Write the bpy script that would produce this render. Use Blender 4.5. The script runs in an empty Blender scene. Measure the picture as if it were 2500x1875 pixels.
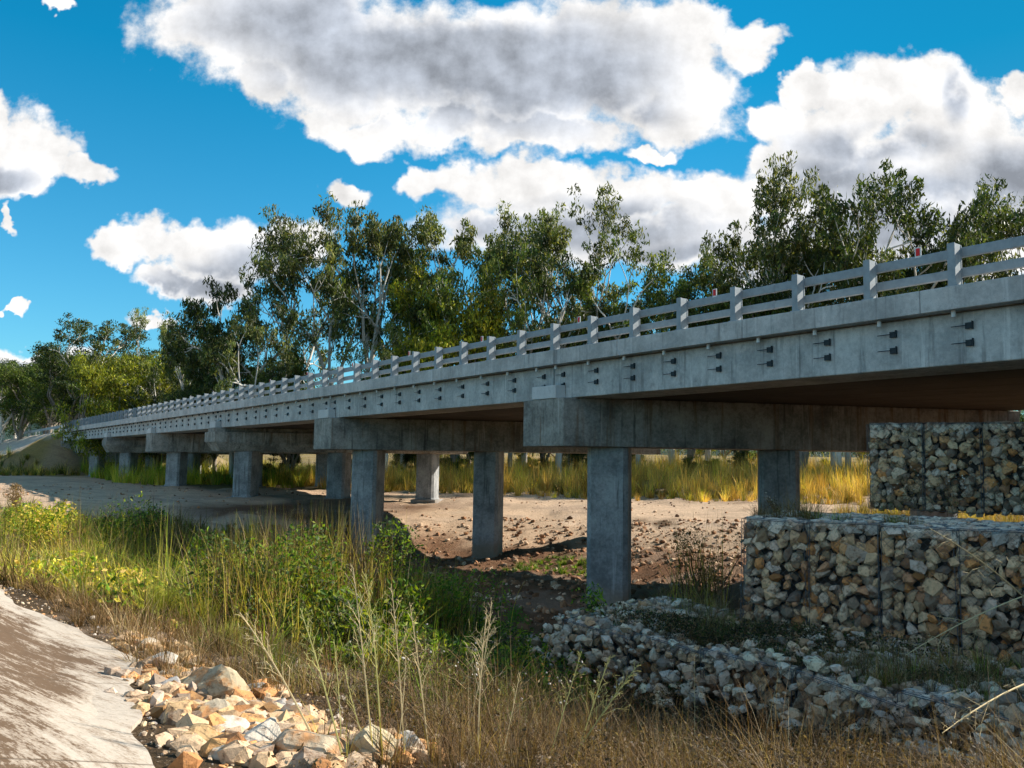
import bpy, bmesh, math, random
import numpy as np
from mathutils import Vector, Matrix, noise as mnoise
R_ = math.radians
# ------------------------------------------------------------------ camera, world, sun, exposure
FPX, ROLL = 2050.0, .016
TILT = math.atan((1120 - 937.5) / FPX)
_f = np.array([0, math.cos(TILT), math.sin(TILT)])
_r0 = np.array([1., 0, 0]); _u0 = np.array([0, -math.sin(TILT), math.cos(TILT)])
_r = _r0 * math.cos(ROLL) + _u0 * math.sin(ROLL)
_u = _u0 * math.cos(ROLL) - _r0 * math.sin(ROLL)
SUN_EL, SUN_AZ = R_(33), R_(73)          # azimuth measured from +Y (the way the camera looks) towards +X
EXPOSURE = 0.75
SKY_STRENGTH = .087

def ray(px, py):
    d = _f + (px - 1250) / FPX * _r - (py - 937.5) / FPX * _u
    return d / d[1]

sc = bpy.context.scene
cam = bpy.data.cameras.new('camera'); camo = bpy.data.objects.new('camera', cam)
sc.collection.objects.link(camo)
cam.sensor_width = 36; cam.lens = FPX / 2500 * 36; cam.clip_end = 9000; cam.clip_start = .05
m = Matrix.Identity(4)
for i in range(3):
    m[i][0] = _r[i]; m[i][1] = _u[i]; m[i][2] = -_f[i]
camo.matrix_world = m
sc.camera = camo
sc.view_settings.view_transform = 'Standard'; sc.view_settings.look = 'None'
sc.view_settings.exposure = EXPOSURE; sc.view_settings.gamma = 1
sc.render.engine = 'CYCLES'
sc.cycles.max_bounces = 6; sc.cycles.diffuse_bounces = 1; sc.cycles.glossy_bounces = 1
sc.cycles.transmission_bounces = 2; sc.cycles.transparent_max_bounces = 4
sc.cycles.use_denoising = True
sc.cycles.use_adaptive_sampling = True; sc.cycles.adaptive_threshold = .02

sun = bpy.data.lights.new('sun', 'SUN'); sun.energy = 5.0; sun.angle = R_(.5); sun.color = (1, .93, .82)
suno = bpy.data.objects.new('sun', sun); sc.collection.objects.link(suno)
sdir = Vector((math.sin(SUN_AZ) * math.cos(SUN_EL), math.cos(SUN_AZ) * math.cos(SUN_EL), math.sin(SUN_EL)))
suno.rotation_euler = (-sdir).to_track_quat('-Z', 'Y').to_euler()
suno.location = sdir * 60

class NT:
    """tiny helper for node trees"""
    def __init__(s, tree): s.t = tree; s.n = tree.nodes; s.l = tree.links; s.n.clear()
    def node(s, kind, **kw):
        n = s.n.new(kind)
        for k, v in kw.items(): setattr(n, k, v)
        return n
    def put(s, sock, v):
        if isinstance(v, bpy.types.NodeSocket): s.l.new(v, sock)
        elif v is not None: sock.default_value = v
    def math(s, op, a, b=None, c=None, clamp=False):
        n = s.node('ShaderNodeMath', operation=op, use_clamp=clamp)
        s.put(n.inputs[0], a); s.put(n.inputs[1], b)
        if c is not None: s.put(n.inputs[2], c)
        return n.outputs[0]
    def vec(s, op, a, b=None, out=0):
        n = s.node('ShaderNodeVectorMath', operation=op)
        s.put(n.inputs[0], a); s.put(n.inputs[1], b)
        return n.outputs[out]
    def ramp(s, fac, stops):
        n = s.node('ShaderNodeValToRGB'); s.put(n.inputs[0], fac)
        e = n.color_ramp.elements
        while len(e) < len(stops): e.new(.5)
        for q, (p, c) in zip(e, stops):
            q.position = p; q.color = (*c, 1) if len(c) == 3 else c
        return n.outputs[0]
    def smooth(s, x, a, b):
        n = s.node('ShaderNodeMapRange', interpolation_type='SMOOTHSTEP')
        s.put(n.inputs[0], x); n.inputs[1].default_value = a; n.inputs[2].default_value = b
        return n.outputs[0]
    def noise(s, vec, scale, detail=4, rough=.55, dist=0, out=0):
        n = s.node('ShaderNodeTexNoise'); s.put(n.inputs['Vector'], vec)
        n.inputs['Scale'].default_value = scale; n.inputs['Detail'].default_value = detail
        n.inputs['Roughness'].default_value = rough; n.inputs['Distortion'].default_value = dist
        return n.outputs[out]
    def mix(s, fac, a, b, mode='MIX'):
        n = s.node('ShaderNodeMix', data_type='RGBA', blend_type=mode)
        s.put(n.inputs[0], fac)
        for k, v in ((6, a), (7, b)):
            if isinstance(v, tuple) and len(v) == 3: v = (*v, 1)
            s.put(n.inputs[k], v)
        return n.outputs[2]

CLOUDS = [  # cumulus seen in the sky: centre and radii of each billow, in pixels of the photograph
 (560,20,250,150),(700,60,330,170),(950,150,350,180),(1200,170,450,190),(1500,130,300,200),(1690,190,150,170),(1640,280,130,80),
 (1830,80,75,60),(900,330,110,50),(1080,320,120,60),(1310,320,230,55),(1700,40,110,90),(640,190,110,70),(800,280,80,50),
 (50,330,115,115),(120,370,110,95),(60,430,150,50),(235,430,80,42),(-20,250,60,60),(-5,515,26,22),(60,530,20,42),
 (260,625,72,48),(370,610,85,60),(480,605,90,60),(560,625,150,75),(690,620,100,60),(400,690,130,40),(530,705,110,40),
 (820,478,70,34),(1010,450,60,55),(1150,440,150,65),(1330,450,200,75),(1500,470,200,70),(1700,490,190,75),(1780,590,120,90),(1350,570,360,90),
 (1600,590,250,90),(1800,660,130,70),(1575,368,70,22),
 (2100,230,150,110),(2240,220,150,100),(1990,330,150,110),(2340,330,170,120),(2490,260,50,70),(2150,430,330,120),(2450,450,200,150),
 (2150,560,330,110),(2450,620,200,100),(1960,190,45,75),(1880,290,60,50),(1880,390,70,60),
 (60,850,140,36),(30,738,26,12),(360,775,60,20),(130,2,70,22),(1850,470,60,50)]
GREYS = [(950,50,480,120),(1050,150,400,110),(1180,240,260,90),(1350,170,260,150),(800,50,160,90),(1500,270,120,50),(1380,560,330,55),(1650,640,200,60),(1200,545,140,50),
 (2120,350,180,45),(2020,420,140,60),(2300,480,300,60),(2450,440,160,70),(2150,560,260,70),(0,440,90,35),(640,660,110,50),(430,708,120,25),(1480,520,160,40),(2330,240,30,60),
 (520,690,120,40),(60,880,90,14)]

def blobs(nt, p, lst, grow=1.0):
    acc = None
    for i, (cx, cy, rx, ry) in enumerate(lst):
        q = ray(cx, cy); c = (q[0], q[2], 0)
        k = (FPX / rx / grow, FPX / ry / grow, 0)
        a = nt.vec('MULTIPLY', nt.vec('SUBTRACT', p, c), k)
        v = nt.vec('LENGTH', a, out=1)
        acc = v if acc is None else nt.math('SMOOTH_MIN', acc, v, .25)
    return nt.math('SUBTRACT', 1.0, acc)

w = bpy.data.worlds.new('World'); sc.world = w; w.use_nodes = True
nt = NT(w.node_tree)
sky = nt.node('ShaderNodeTexSky', sky_type='NISHITA'); sky.sun_disc = False
sky.sun_elevation = SUN_EL; sky.sun_rotation = SUN_AZ; sky.air_density = 1.0; sky.dust_density = .4; sky.ozone_density = 2.0
geo = nt.node('ShaderNodeTexCoord').outputs['Generated']
sep = nt.node('ShaderNodeSeparateXYZ'); nt.put(sep.inputs[0], geo)
X, Y, Z = sep.outputs
ysafe = nt.math('MAXIMUM', Y, .12)
comb = nt.node('ShaderNodeCombineXYZ')
nt.put(comb.inputs[0], nt.math('DIVIDE', X, ysafe)); nt.put(comb.inputs[1], nt.math('DIVIDE', Z, ysafe))
P = comb.outputs[0]
wob = nt.vec('SUBTRACT', nt.noise(P, 5, 5, .6, out=1), (.5, .5, .5))
wob2 = nt.vec('SUBTRACT', nt.noise(P, 22, 4, .6, out=1), (.5, .5, .5))
Pw = nt.vec('ADD', nt.vec('ADD', P, nt.vec('MULTIPLY', wob, (.17, .13, 0))), nt.vec('MULTIPLY', wob2, (.05, .05, 0)))
dens = blobs(nt, Pw, CLOUDS)
grey = blobs(nt, nt.vec('ADD', P, nt.vec('MULTIPLY', wob, (.08, .06, 0))), GREYS, 1.3)
fb = nt.noise(P, 17, 7, .62)
fb2 = nt.noise(nt.vec('ADD', P, (.012, .014, 0)), 17, 7, .62)
dfull = nt.math('ADD', dens, nt.math('MULTIPLY', nt.math('SUBTRACT', fb, .5), 1.05))
alpha = nt.smooth(dfull, -.13, .27)
# unseen clouds behind and beside the camera, their cover set for the fill light
gen = nt.noise(geo, 2.2, 6, .6)
galpha = nt.smooth(gen, .50, .64)
front = nt.smooth(Y, .12, .3)
alpha = nt.math('ADD', nt.math('MULTIPLY', alpha, front), nt.math('MULTIPLY', galpha, nt.math('SUBTRACT', 1, front)), clamp=True)
lo1 = nt.noise(P, 7, 3, .5); lo2 = nt.noise(nt.vec('ADD', P, (.03, .035, 0)), 7, 3, .5)
relief = nt.math('ADD', nt.math('MULTIPLY', nt.math('SUBTRACT', fb, fb2), .8), nt.math('MULTIPLY', nt.math('SUBTRACT', lo1, lo2), 1.0))
gsm = nt.smooth(nt.math('ADD', grey, nt.math('ADD', nt.math('MULTIPLY', nt.math('SUBTRACT', lo1, .5), .45), nt.math('MULTIPLY', nt.math('SUBTRACT', fb, .5), .14))), -.25, .7)
gsm = nt.math('MULTIPLY', gsm, nt.smooth(dens, .12, .55))
lum = nt.math('ADD', nt.math('SUBTRACT', .60, nt.math('MULTIPLY', gsm, .29)), nt.math('MULTIPLY', relief, .48))
lum = nt.math('MINIMUM', nt.math('MAXIMUM', lum, .2), .66)
ccol = nt.mix(gsm, (1.0, .985, .97), (.88, .96, 1.1))
ccol = nt.vec('SCALE', ccol); ccol.node.inputs['Scale'].default_value = 1; nt.put(ccol.node.inputs['Scale'], lum)
skc = nt.vec('MULTIPLY', sky.outputs[0], (SKY_STRENGTH * .33, SKY_STRENGTH * .97, SKY_STRENGTH * 1.16))
rk = nt.node('ShaderNodeMapRange'); nt.put(rk.inputs[0], Z); rk.inputs[1].default_value = .02; rk.inputs[2].default_value = .42; rk.inputs[3].default_value = 1.5; rk.inputs[4].default_value = .12
cc3 = nt.node('ShaderNodeCombineXYZ'); nt.put(cc3.inputs[0], rk.outputs[0]); cc3.inputs[1].default_value = 1.0; cc3.inputs[2].default_value = 1.0
skc = nt.vec('MULTIPLY', skc, cc3.outputs[0])
side_ = nt.math('SUBTRACT', 1.0, nt.math('MULTIPLY', nt.smooth(X, .0, .6), .42))
skv = nt.vec('SCALE', skc); nt.put(skv.node.inputs['Scale'], side_)
col = nt.mix(alpha, skv, ccol)
bg = nt.node('ShaderNodeBackground'); nt.put(bg.inputs[0], col); bg.inputs[1].default_value = 1.0
wo = nt.node('ShaderNodeOutputWorld'); nt.put(wo.inputs[0], bg.outputs[0])
w.cycles.sampling_method = 'MANUAL'; w.cycles.sample_map_resolution = 512

# ------------------------------------------------------------------ helpers
rng = np.random.default_rng(7)
COL = sc.collection

def tag(o, label=None, cat=None, group=None, kind=None):
    if label: o['label'] = label
    if cat: o['category'] = cat
    if group: o['group'] = group
    if kind: o['kind'] = kind
    return o

def empty(name, loc=(0, 0, 0)):
    o = bpy.data.objects.new(name, None); COL.objects.link(o); o.location = tuple(float(v) for v in loc)
    o.empty_display_size = .2
    return o

def link(name, me, parent=None, loc=None):
    o = bpy.data.objects.new(name, me); COL.objects.link(o)
    if parent is not None: o.parent = parent
    if loc is not None: o.location = tuple(float(v) for v in loc)
    return o

def arrays(name, V, F, mat, colors=None, smooth=False, extra_mats=(), midx=None):
    """fast mesh from an (n,3) vertex array and an (m,k) face array; colors is (n,3)"""
    me = bpy.data.meshes.new(name)
    V = np.ascontiguousarray(V, np.float32); F = np.ascontiguousarray(F, np.int32)
    k = F.shape[1]
    me.vertices.add(len(V)); me.vertices.foreach_set('co', V.ravel())
    me.loops.add(F.size); me.loops.foreach_set('vertex_index', F.ravel())
    me.polygons.add(len(F)); me.polygons.foreach_set('loop_start', np.arange(0, F.size, k, dtype=np.int32))
    me.polygons.foreach_set('loop_total', np.full(len(F), k, np.int32))
    me.polygons.foreach_set('use_smooth', np.full(len(F), smooth))
    if mat is not None: me.materials.append(mat)
    for q in extra_mats: me.materials.append(q)
    if midx is not None: me.polygons.foreach_set('material_index', np.ascontiguousarray(midx, np.int32))
    me.update(calc_edges=True)
    if colors is not None:
        a = me.color_attributes.new('tint', 'FLOAT_COLOR', 'POINT')
        c = np.ones((len(V), 4), np.float32); c[:, :3] = colors
        a.data.foreach_set('color', c.ravel())
    return me

class MB:
    def __init__(s): s.v = []; s.f = []
    def add(s, vs, fs):
        b = len(s.v); s.v += [tuple(float(c) for c in v) for v in vs]; s.f += [[b + i for i in f] for f in fs]
    def hexa(s, p):   # 8 corners: bottom four then top four
        s.add(p, [(3, 2, 1, 0), (4, 5, 6, 7), (0, 1, 5, 4), (1, 2, 6, 5), (2, 3, 7, 6), (3, 0, 4, 7)])
    def tube(s, pts, rad, sides=6, caps=True):
        pts = [Vector(p) for p in pts]; rings = []
        vs = []; fs = []
        for i, p in enumerate(pts):
            t = (pts[min(i + 1, len(pts) - 1)] - pts[max(i - 1, 0)]).normalized()
            a = t.orthogonal().normalized(); b = t.cross(a)
            r = rad[i] if hasattr(rad, '__len__') else rad
            for k in range(sides):
                th = 2 * math.pi * k / sides
                vs.append(p + (a * math.cos(th) + b * math.sin(th)) * r)
        for i in range(len(pts) - 1):
            for k in range(sides):
                a0 = i * sides + k; a1 = i * sides + (k + 1) % sides
                fs.append((a0, a1, a1 + sides, a0 + sides))
        if caps:
            fs.append(tuple(range(sides))[::-1]); n0 = (len(pts) - 1) * sides
            fs.append(tuple(n0 + k for k in range(sides)))
        s.add(vs, fs)
    def build(s, name, mat, parent=None, origin=(0, 0, 0), loc=None, bevel=0, smooth=False):
        me = bpy.data.meshes.new(name)
        ox, oy, oz = origin
        me.from_pydata([(x - ox, y - oy, z - oz) for x, y, z in s.v], [], s.f)
        bm = bmesh.new(); bm.from_mesh(me)
        bmesh.ops.recalc_face_normals(bm, faces=bm.faces)
        if bevel:
            bmesh.ops.bevel(bm, geom=list(bm.edges), offset=bevel, segments=1, affect='EDGES', clamp_overlap=True)
        bm.to_mesh(me); bm.free()
        if smooth:
            for p in me.polygons: p.use_smooth = True
        if mat: me.materials.append(mat)
        return link(name, me, parent, loc)

# ------------------------------------------------------------------ materials
def new_mat(name):
    mt = bpy.data.materials.new(name); mt.use_nodes = True
    t = NT(mt.node_tree)
    b = t.node('ShaderNodeBsdfPrincipled'); o = t.node('ShaderNodeOutputMaterial')
    t.l.new(b.outputs[0], o.inputs[0])
    b.inputs['Specular IOR Level'].default_value = .25
    return mt, t, b, o

def objpos(t):
    g = t.node('ShaderNodeNewGeometry'); return g.outputs['Position']

def scaled(t, v, s): return t.vec('MULTIPLY', v, s)

def bump(t, b, h, strength, dist=.02):
    n = t.node('ShaderNodeBump'); n.inputs['Strength'].default_value = strength; n.inputs['Distance'].default_value = dist
    t.put(n.inputs['Height'], h); t.put(b.inputs['Normal'], n.outputs[0])

def mat_concrete(name, base, dark, streak=.5, rust=0, tint=(1, 1, 1), rough=.85, patch=1.0):
    mt, t, b, o = new_mat(name)
    p = objpos(t)
    n1 = t.noise(p, .9 * patch, 6, .65); n2 = t.noise(p, 9, 5, .7)
    st = t.noise(scaled(t, p, (3.2, 3.2, .22)), 1.6, 5, .65)
    fac = t.smooth(t.math('ADD', t.math('MULTIPLY', n1, .65), t.math('MULTIPLY', n2, .35)), .34, .68)
    c = t.mix(fac, dark, base)
    c = t.mix(t.math('MULTIPLY', t.smooth(st, .54, .72), streak), c, tuple(x * .45 for x in dark))
    st2 = t.noise(scaled(t, p, (5, 5, .3)), 1.1, 4, .6)
    c = t.mix(t.math('MULTIPLY', t.smooth(st2, .58, .72), streak * .6), c, tuple(min(1, x * 1.35) for x in base))
    if rust:
        rs = t.noise(scaled(t, p, (2.6, 2.6, .16)), 1.3, 4, .6)
        c = t.mix(t.math('MULTIPLY', t.smooth(rs, .55, .7), rust), c, (.16, .085, .035))
    bl = t.noise(scaled(t, p, (1, 1, .7)), 2.3, 7, .72)
    c = t.mix(t.math('MULTIPLY', t.smooth(bl, .56, .72), .55), c, tuple(x * .6 for x in dark))
    sz_ = t.node('ShaderNodeSeparateXYZ'); t.put(sz_.inputs[0], p)
    lvl = t.math('ADD', sz_.outputs[2], t.math('MULTIPLY', t.noise(p, 3.5, 4, .6), .9))
    c = t.mix(t.math('MULTIPLY', t.smooth(lvl, -3.6, -4.7), .75), c, (.30, .22, .14))
    spk = t.noise(p, 70, 2, .5)
    c = t.mix(t.smooth(spk, .62, .75), c, tuple(x * .6 for x in dark))
    t.put(b.inputs['Base Color'], c); b.inputs['Roughness'].default_value = rough
    bump(t, b, t.math('ADD', n2, t.math('MULTIPLY', spk, .5)), .35, .01)
    return mt

def mat_tint(name, rough=.9, var=.25, nscale=20, bmp=.5, spec=.2, hue=None):
    """uses the mesh's own tint attribute, broken up by noise"""
    mt, t, b, o = new_mat(name)
    a = t.node('ShaderNodeAttribute', attribute_name='tint').outputs['Color']
    p = objpos(t); n = t.noise(p, nscale, 5, .7)
    k = t.math('ADD', 1 - var, t.math('MULTIPLY', n, 2 * var))
    c = t.vec('SCALE', a); t.put(c.node.inputs['Scale'], k)
    if hue:
        c = t.mix(t.math('MULTIPLY', t.smooth(t.noise(p, nscale * .6, 4, .65), .5, .66), .8), c, hue)
        c = t.mix(t.math('MULTIPLY', t.smooth(t.noise(p, nscale * 1.9, 4, .65), .56, .7), .6), c, tuple(x * .25 for x in hue))
    t.put(b.inputs['Base Color'], c); b.inputs['Roughness'].default_value = rough
    b.inputs['Specular IOR Level'].default_value = spec
    if bmp: bump(t, b, n, bmp, .02)
    return mt

def mat_leaf(name, trans=.35, rough=.5, spec=.35):
    mt, t, b, o = new_mat(name)
    a = t.node('ShaderNodeAttribute', attribute_name='tint').outputs['Color']
    oi = t.node('ShaderNodeObjectInfo')
    k = t.math('ADD', .8, t.math('MULTIPLY', oi.outputs['Random'], .4))
    c = t.vec('SCALE', a); t.put(c.node.inputs['Scale'], k)
    t.put(b.inputs['Base Color'], c); b.inputs['Roughness'].default_value = rough
    b.inputs['Specular IOR Level'].default_value = spec
    tr = t.node('ShaderNodeBsdfTranslucent'); t.put(tr.inputs[0], t.vec('MULTIPLY', c, (1.25, 1.25, .55)))
    mx = t.node('ShaderNodeMixShader'); mx.inputs[0].default_value = trans
    t.l.new(b.outputs[0], mx.inputs[1]); t.l.new(tr.outputs[0], mx.inputs[2]); t.l.new(mx.outputs[0], o.inputs[0])
    return mt

def mat_plain(name, c, rough=.6, metal=0, var=.15, scale=8):
    mt, t, b, o = new_mat(name)
    n = t.noise(objpos(t), scale, 4, .65)
    t.put(b.inputs['Base Color'], t.mix(n, tuple(x * (1 - var) for x in c), tuple(min(1, x * (1 + var)) for x in c)))
    b.inputs['Roughness'].default_value = rough; b.inputs['Metallic'].default_value = metal
    return mt

M = {}
M['kerb'] = mat_concrete('kerb_concrete', (.64, .61, .58), (.37, .355, .34), .65)
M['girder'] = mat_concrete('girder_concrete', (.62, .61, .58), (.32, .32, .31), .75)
M['soffit_shade'] = mat_concrete('shaded_soffit_concrete', (.085, .068, .052), (.05, .04, .03), .2)  # same concrete as the girders, with under-deck shade put into the colour
M['pier'] = mat_concrete('pier_concrete', (.42, .39, .34), (.13, .12, .105), .85, rust=.6)
M['column'] = mat_concrete('column_concrete', (.43, .43, .42), (.16, .165, .165), .85)
M['block'] = mat_concrete('new_concrete', (.66, .65, .63), (.52, .51, .5), .15)
M['slab'] = mat_concrete('deck_concrete', (.22, .21, .2), (.15, .145, .14), .2)
M['footing'] = mat_concrete('footing_concrete', (.36, .33, .3), (.22, .19, .16), .3, rust=.3)
M['rail'] = mat_plain('galvanised_steel', (.31, .34, .36), .65, .1, .35, 5)
M['steel'] = mat_plain('dark_steel', (.035, .045, .05), .6, .4)
M['white'] = mat_plain('white_paint', (.75, .75, .73), .5)
M['red'] = mat_plain('red_reflector', (.75, .02, .02), .4)
M['stone'] = mat_tint('stone', .85, .38, 16, .7, hue=(.20, .11, .06))
M['boulder'] = mat_tint('boulder', .85, .3, 7, .8, hue=(.50, .22, .07))
M['wire'] = mat_plain('zinc_wire', (.12, .13, .14), .5, .3)
M['core'] = mat_plain('gap_shade', (.06, .05, .04), .95)
M['leaf'] = mat_leaf('gum_leaf')
M['weed'] = mat_leaf('weed_leaf', .4, .55, .3)
M['straw'] = mat_leaf('grass_blade', .3, .6, .2)
M['bark'] = mat_tint('gum_bark', .85, .35, 2.5, .3)

# ------------------------------------------------------------------ the bridge's own frame
def unit(v): v = np.asarray(v, float); return v / np.linalg.norm(v)
BD = unit(ray(-247, 1111))                       # along the deck, away from the camera
BN = unit([BD[1], -BD[0], 0])                    # across the deck, away from the camera
BO = ray(2321, 698) * 18.093                     # top outer edge of the near kerb, at a railing post
UP = np.array([0, 0, 1.])
SKEW = .436
def B(s, w, h): return BO + BD * s + BN * w + UP * h
PIERS = [14.4, 33.6, 53.4, 72.6, 92.8, 110.9]
ABUT0, ABUT1 = -5.2, 125.0
COLW = [2.3, 8.4, 14.5]
WID = 17.0

# ------------------------------------------------------------------ terrain
CP = np.array([  # x, y, height above the eye
 (-1.9,4.7,-1.75),(-8.7,14.3,-2.3),(-3,1,-1.5),(0,0,-1.65),(3,2,-1.75),(-12,3,-1.2),(-20,12,-1.6),(-30,0,-.5),(0,-10,-1.2),(15,-10,-.6),(-18,-10,-.6),
 (1,4.5,-1.95),(4,5,-2.0),(8,6,-2.5),(-1,7,-2.25),(-3.2,9.6,-2.45),(0,11,-3.3),(3,9,-3.6),(-5,17,-3.4),(1,16,-4.4),(-12,22,-3.5),(-24,22,-2.9),
 (-3,24,-4.6),(-12,30,-4.4),(-25,32,-3.9),(-40,32,-3.7),(-12,38,-4.6),(-22,40,-3.9),(-34,40,-3.5),(-3,34,-5.2),(3.4,30,-5.15),(-7.7,45.8,-5.3),(-1.3,47,-5.5),
 (5,40,-4.9),(8,33,-4.7),(10.5,32,-4.3),(12,46,-3.9),(5,54,-3.8),(12,60,-3.4),(25,48,-3.2),(20,36,-3.4),
 (-15,47,-4.0),(-17,50,-3.25),(-24,47,-3.2),(-34,46,-3.1),(-50,48,-3.0),(-28,56,-3.1),(-8,57,-3.7),(-2,57,-3.75),(-19.5,62,-3.1),(-13,63,-3.25),(-6.3,64.7,-3.3),(4,66,-3.3),(12,70,-3.2),(30,66,-2.8),
 (-18,80,-3.0),(-30,77,-3.05),(-42,94,-3.2),(-53,108,-3.15),(-60,80,-3.0),(-75,110,-3.0),(0,82,-2.6),(-10,95,-2.6),(20,85,-1.8),(40,90,-1.5),(0,110,-1.4),(-25,120,-2.0),(30,125,-.5),
 (-60,150,-1.8),(-100,160,-2),(-120,80,-2.5),(-160,130,-2),(60,60,-1.5),(60,30,-.5),(100,100,0),(0,180,0),(80,200,1),(-80,250,0),(-200,260,0),(200,50,1),(250,250,3),(0,300,2),(-300,100,-1),
 (6,20,-4.6),(8,16,-4.2),(12,12,-3.5),(16,16,-1.5),(24,12,1.2),(14,8,-2.9),(20,0,-1),(30,22,.5),(22,24,-2.2),(15,24,-3.8),(60,0,1),(100,-30,2),(-100,-30,1),(0,-60,0),(-60,20,-2.0)], float)
def _phi(r): return r * np.sqrt(r)
_A = _phi(np.linalg.norm(CP[:, None, :2] - CP[None, :, :2], axis=2)) + np.eye(len(CP)) * .6
_Q = np.c_[np.ones(len(CP)), CP[:, :2]]
_K = np.block([[_A, _Q], [_Q.T, np.zeros((3, 3))]])
_W = np.linalg.solve(_K, np.r_[CP[:, 2], 0, 0, 0])

def vnoise(x, y, s, seed=0):
    """smooth value noise, vectorised"""
    x = np.asarray(x, float) * s + seed * 17.3; y = np.asarray(y, float) * s + seed * 9.1
    xi = np.floor(x).astype(np.int64); yi = np.floor(y).astype(np.int64); fx = x - xi; fy = y - yi
    def h(a, b):
        n = (a * 374761393 + b * 668265263 + seed * 144665) & 0x7fffffff
        n = ((n ^ (n >> 13)) * 1274126177) & 0x7fffffff
        return ((n ^ (n >> 16)) & 0xffff) / 65535.0
    fx = fx * fx * (3 - 2 * fx); fy = fy * fy * (3 - 2 * fy)
    return (h(xi, yi) * (1 - fx) + h(xi + 1, yi) * fx) * (1 - fy) + (h(xi, yi + 1) * (1 - fx) + h(xi + 1, yi + 1) * fx) * fy - .5

def seg_dist(x, y, a, b):
    ax, ay = a[:2]; bx, by = b[:2]; dx, dy = bx - ax, by - ay
    t = np.clip(((x - ax) * dx + (y - ay) * dy) / (dx * dx + dy * dy), 0, 1)
    return np.hypot(x - ax - t * dx, y - ay - t * dy), t

APR = [(-1.75, 4.5), (-9.2, 15.1)]                # lower edge of the concrete apron
def apron_side(x, y):                              # > 0 on the concrete
    dx, dy = APR[1][0] - APR[0][0], APR[1][1] - APR[0][1]
    L = math.hypot(dx, dy)
    return (-(x - APR[0][0]) * dy + (y - APR[0][1]) * dx) / L * -1 * -1

def height(x, y, rough=True):
    x = np.atleast_1d(np.asarray(x, float)); y = np.atleast_1d(np.asarray(y, float))
    z = np.empty_like(x)
    for i in range(0, len(x), 20000):
        xs, ys = x[i:i + 20000], y[i:i + 20000]
        d = np.hypot(xs[:, None] - CP[None, :, 0], ys[:, None] - CP[None, :, 1])
        z[i:i + 20000] = _phi(d) @ _W[:-3] + _W[-3] + _W[-2] * xs + _W[-1] * ys
    far = np.clip((np.hypot(x, y) - 260) / 300, 0, 1)
    z = z * (1 - far) + 1.5 * far
    # approach embankment beyond the far abutment, carrying the road
    r = np.stack([x - BO[0], y - BO[1]], 1)
    s = r @ BD[:2]; w = r @ BN[:2]
    top = BO[2] - .36 + BD[2] * s
    side = np.maximum(-w - .2, w - WID - .2)
    emb = top - np.maximum(side, 0) * .55 - np.maximum(126.5 - s, 0) * .9
    z = np.where(s > 112, np.maximum(z, np.where(side < 40, emb, -99)), z)
    a = apron_side(x, y); z = z + .2 * np.clip(a, 0, 5) * np.clip((22 - np.hypot(x, y)) / 6, 0, 1)
    if rough:
        k = np.clip((-a - 1.0) * 1.5, .0, 1)
        z = z + k * (vnoise(x, y, .35, 1) * .35 + vnoise(x, y, 1.3, 2) * .14 + vnoise(x, y, 4.1, 3) * .06) * np.clip(1.4 - np.hypot(x, y) / 200, .3, 1)
        z = z + k * np.where((y > 22) & (y < 50), (np.abs(vnoise(x, y, .5, 21)) * -.5 + .12 + np.abs(vnoise(x, y, 1.6, 22)) * -.22), 0)
        z = z - np.clip(a * 4, 0, 1) * .05
    return z

def hz(x, y): return float(height(x, y)[0])

def ground(px, py, lo=2.0, hi=400.0):
    """where the line of sight through a pixel meets the ground"""
    q = ray(px, py); ts = np.exp(np.linspace(math.log(lo), math.log(hi), 500))
    d = q[2] * ts - height(q[0] * ts, ts, False)
    k = np.argmax(d < 0)
    if d[k] >= 0: k = len(ts) - 1
    t = ts[k]; return np.array([q[0] * t, t, hz(q[0] * t, t)])

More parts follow.
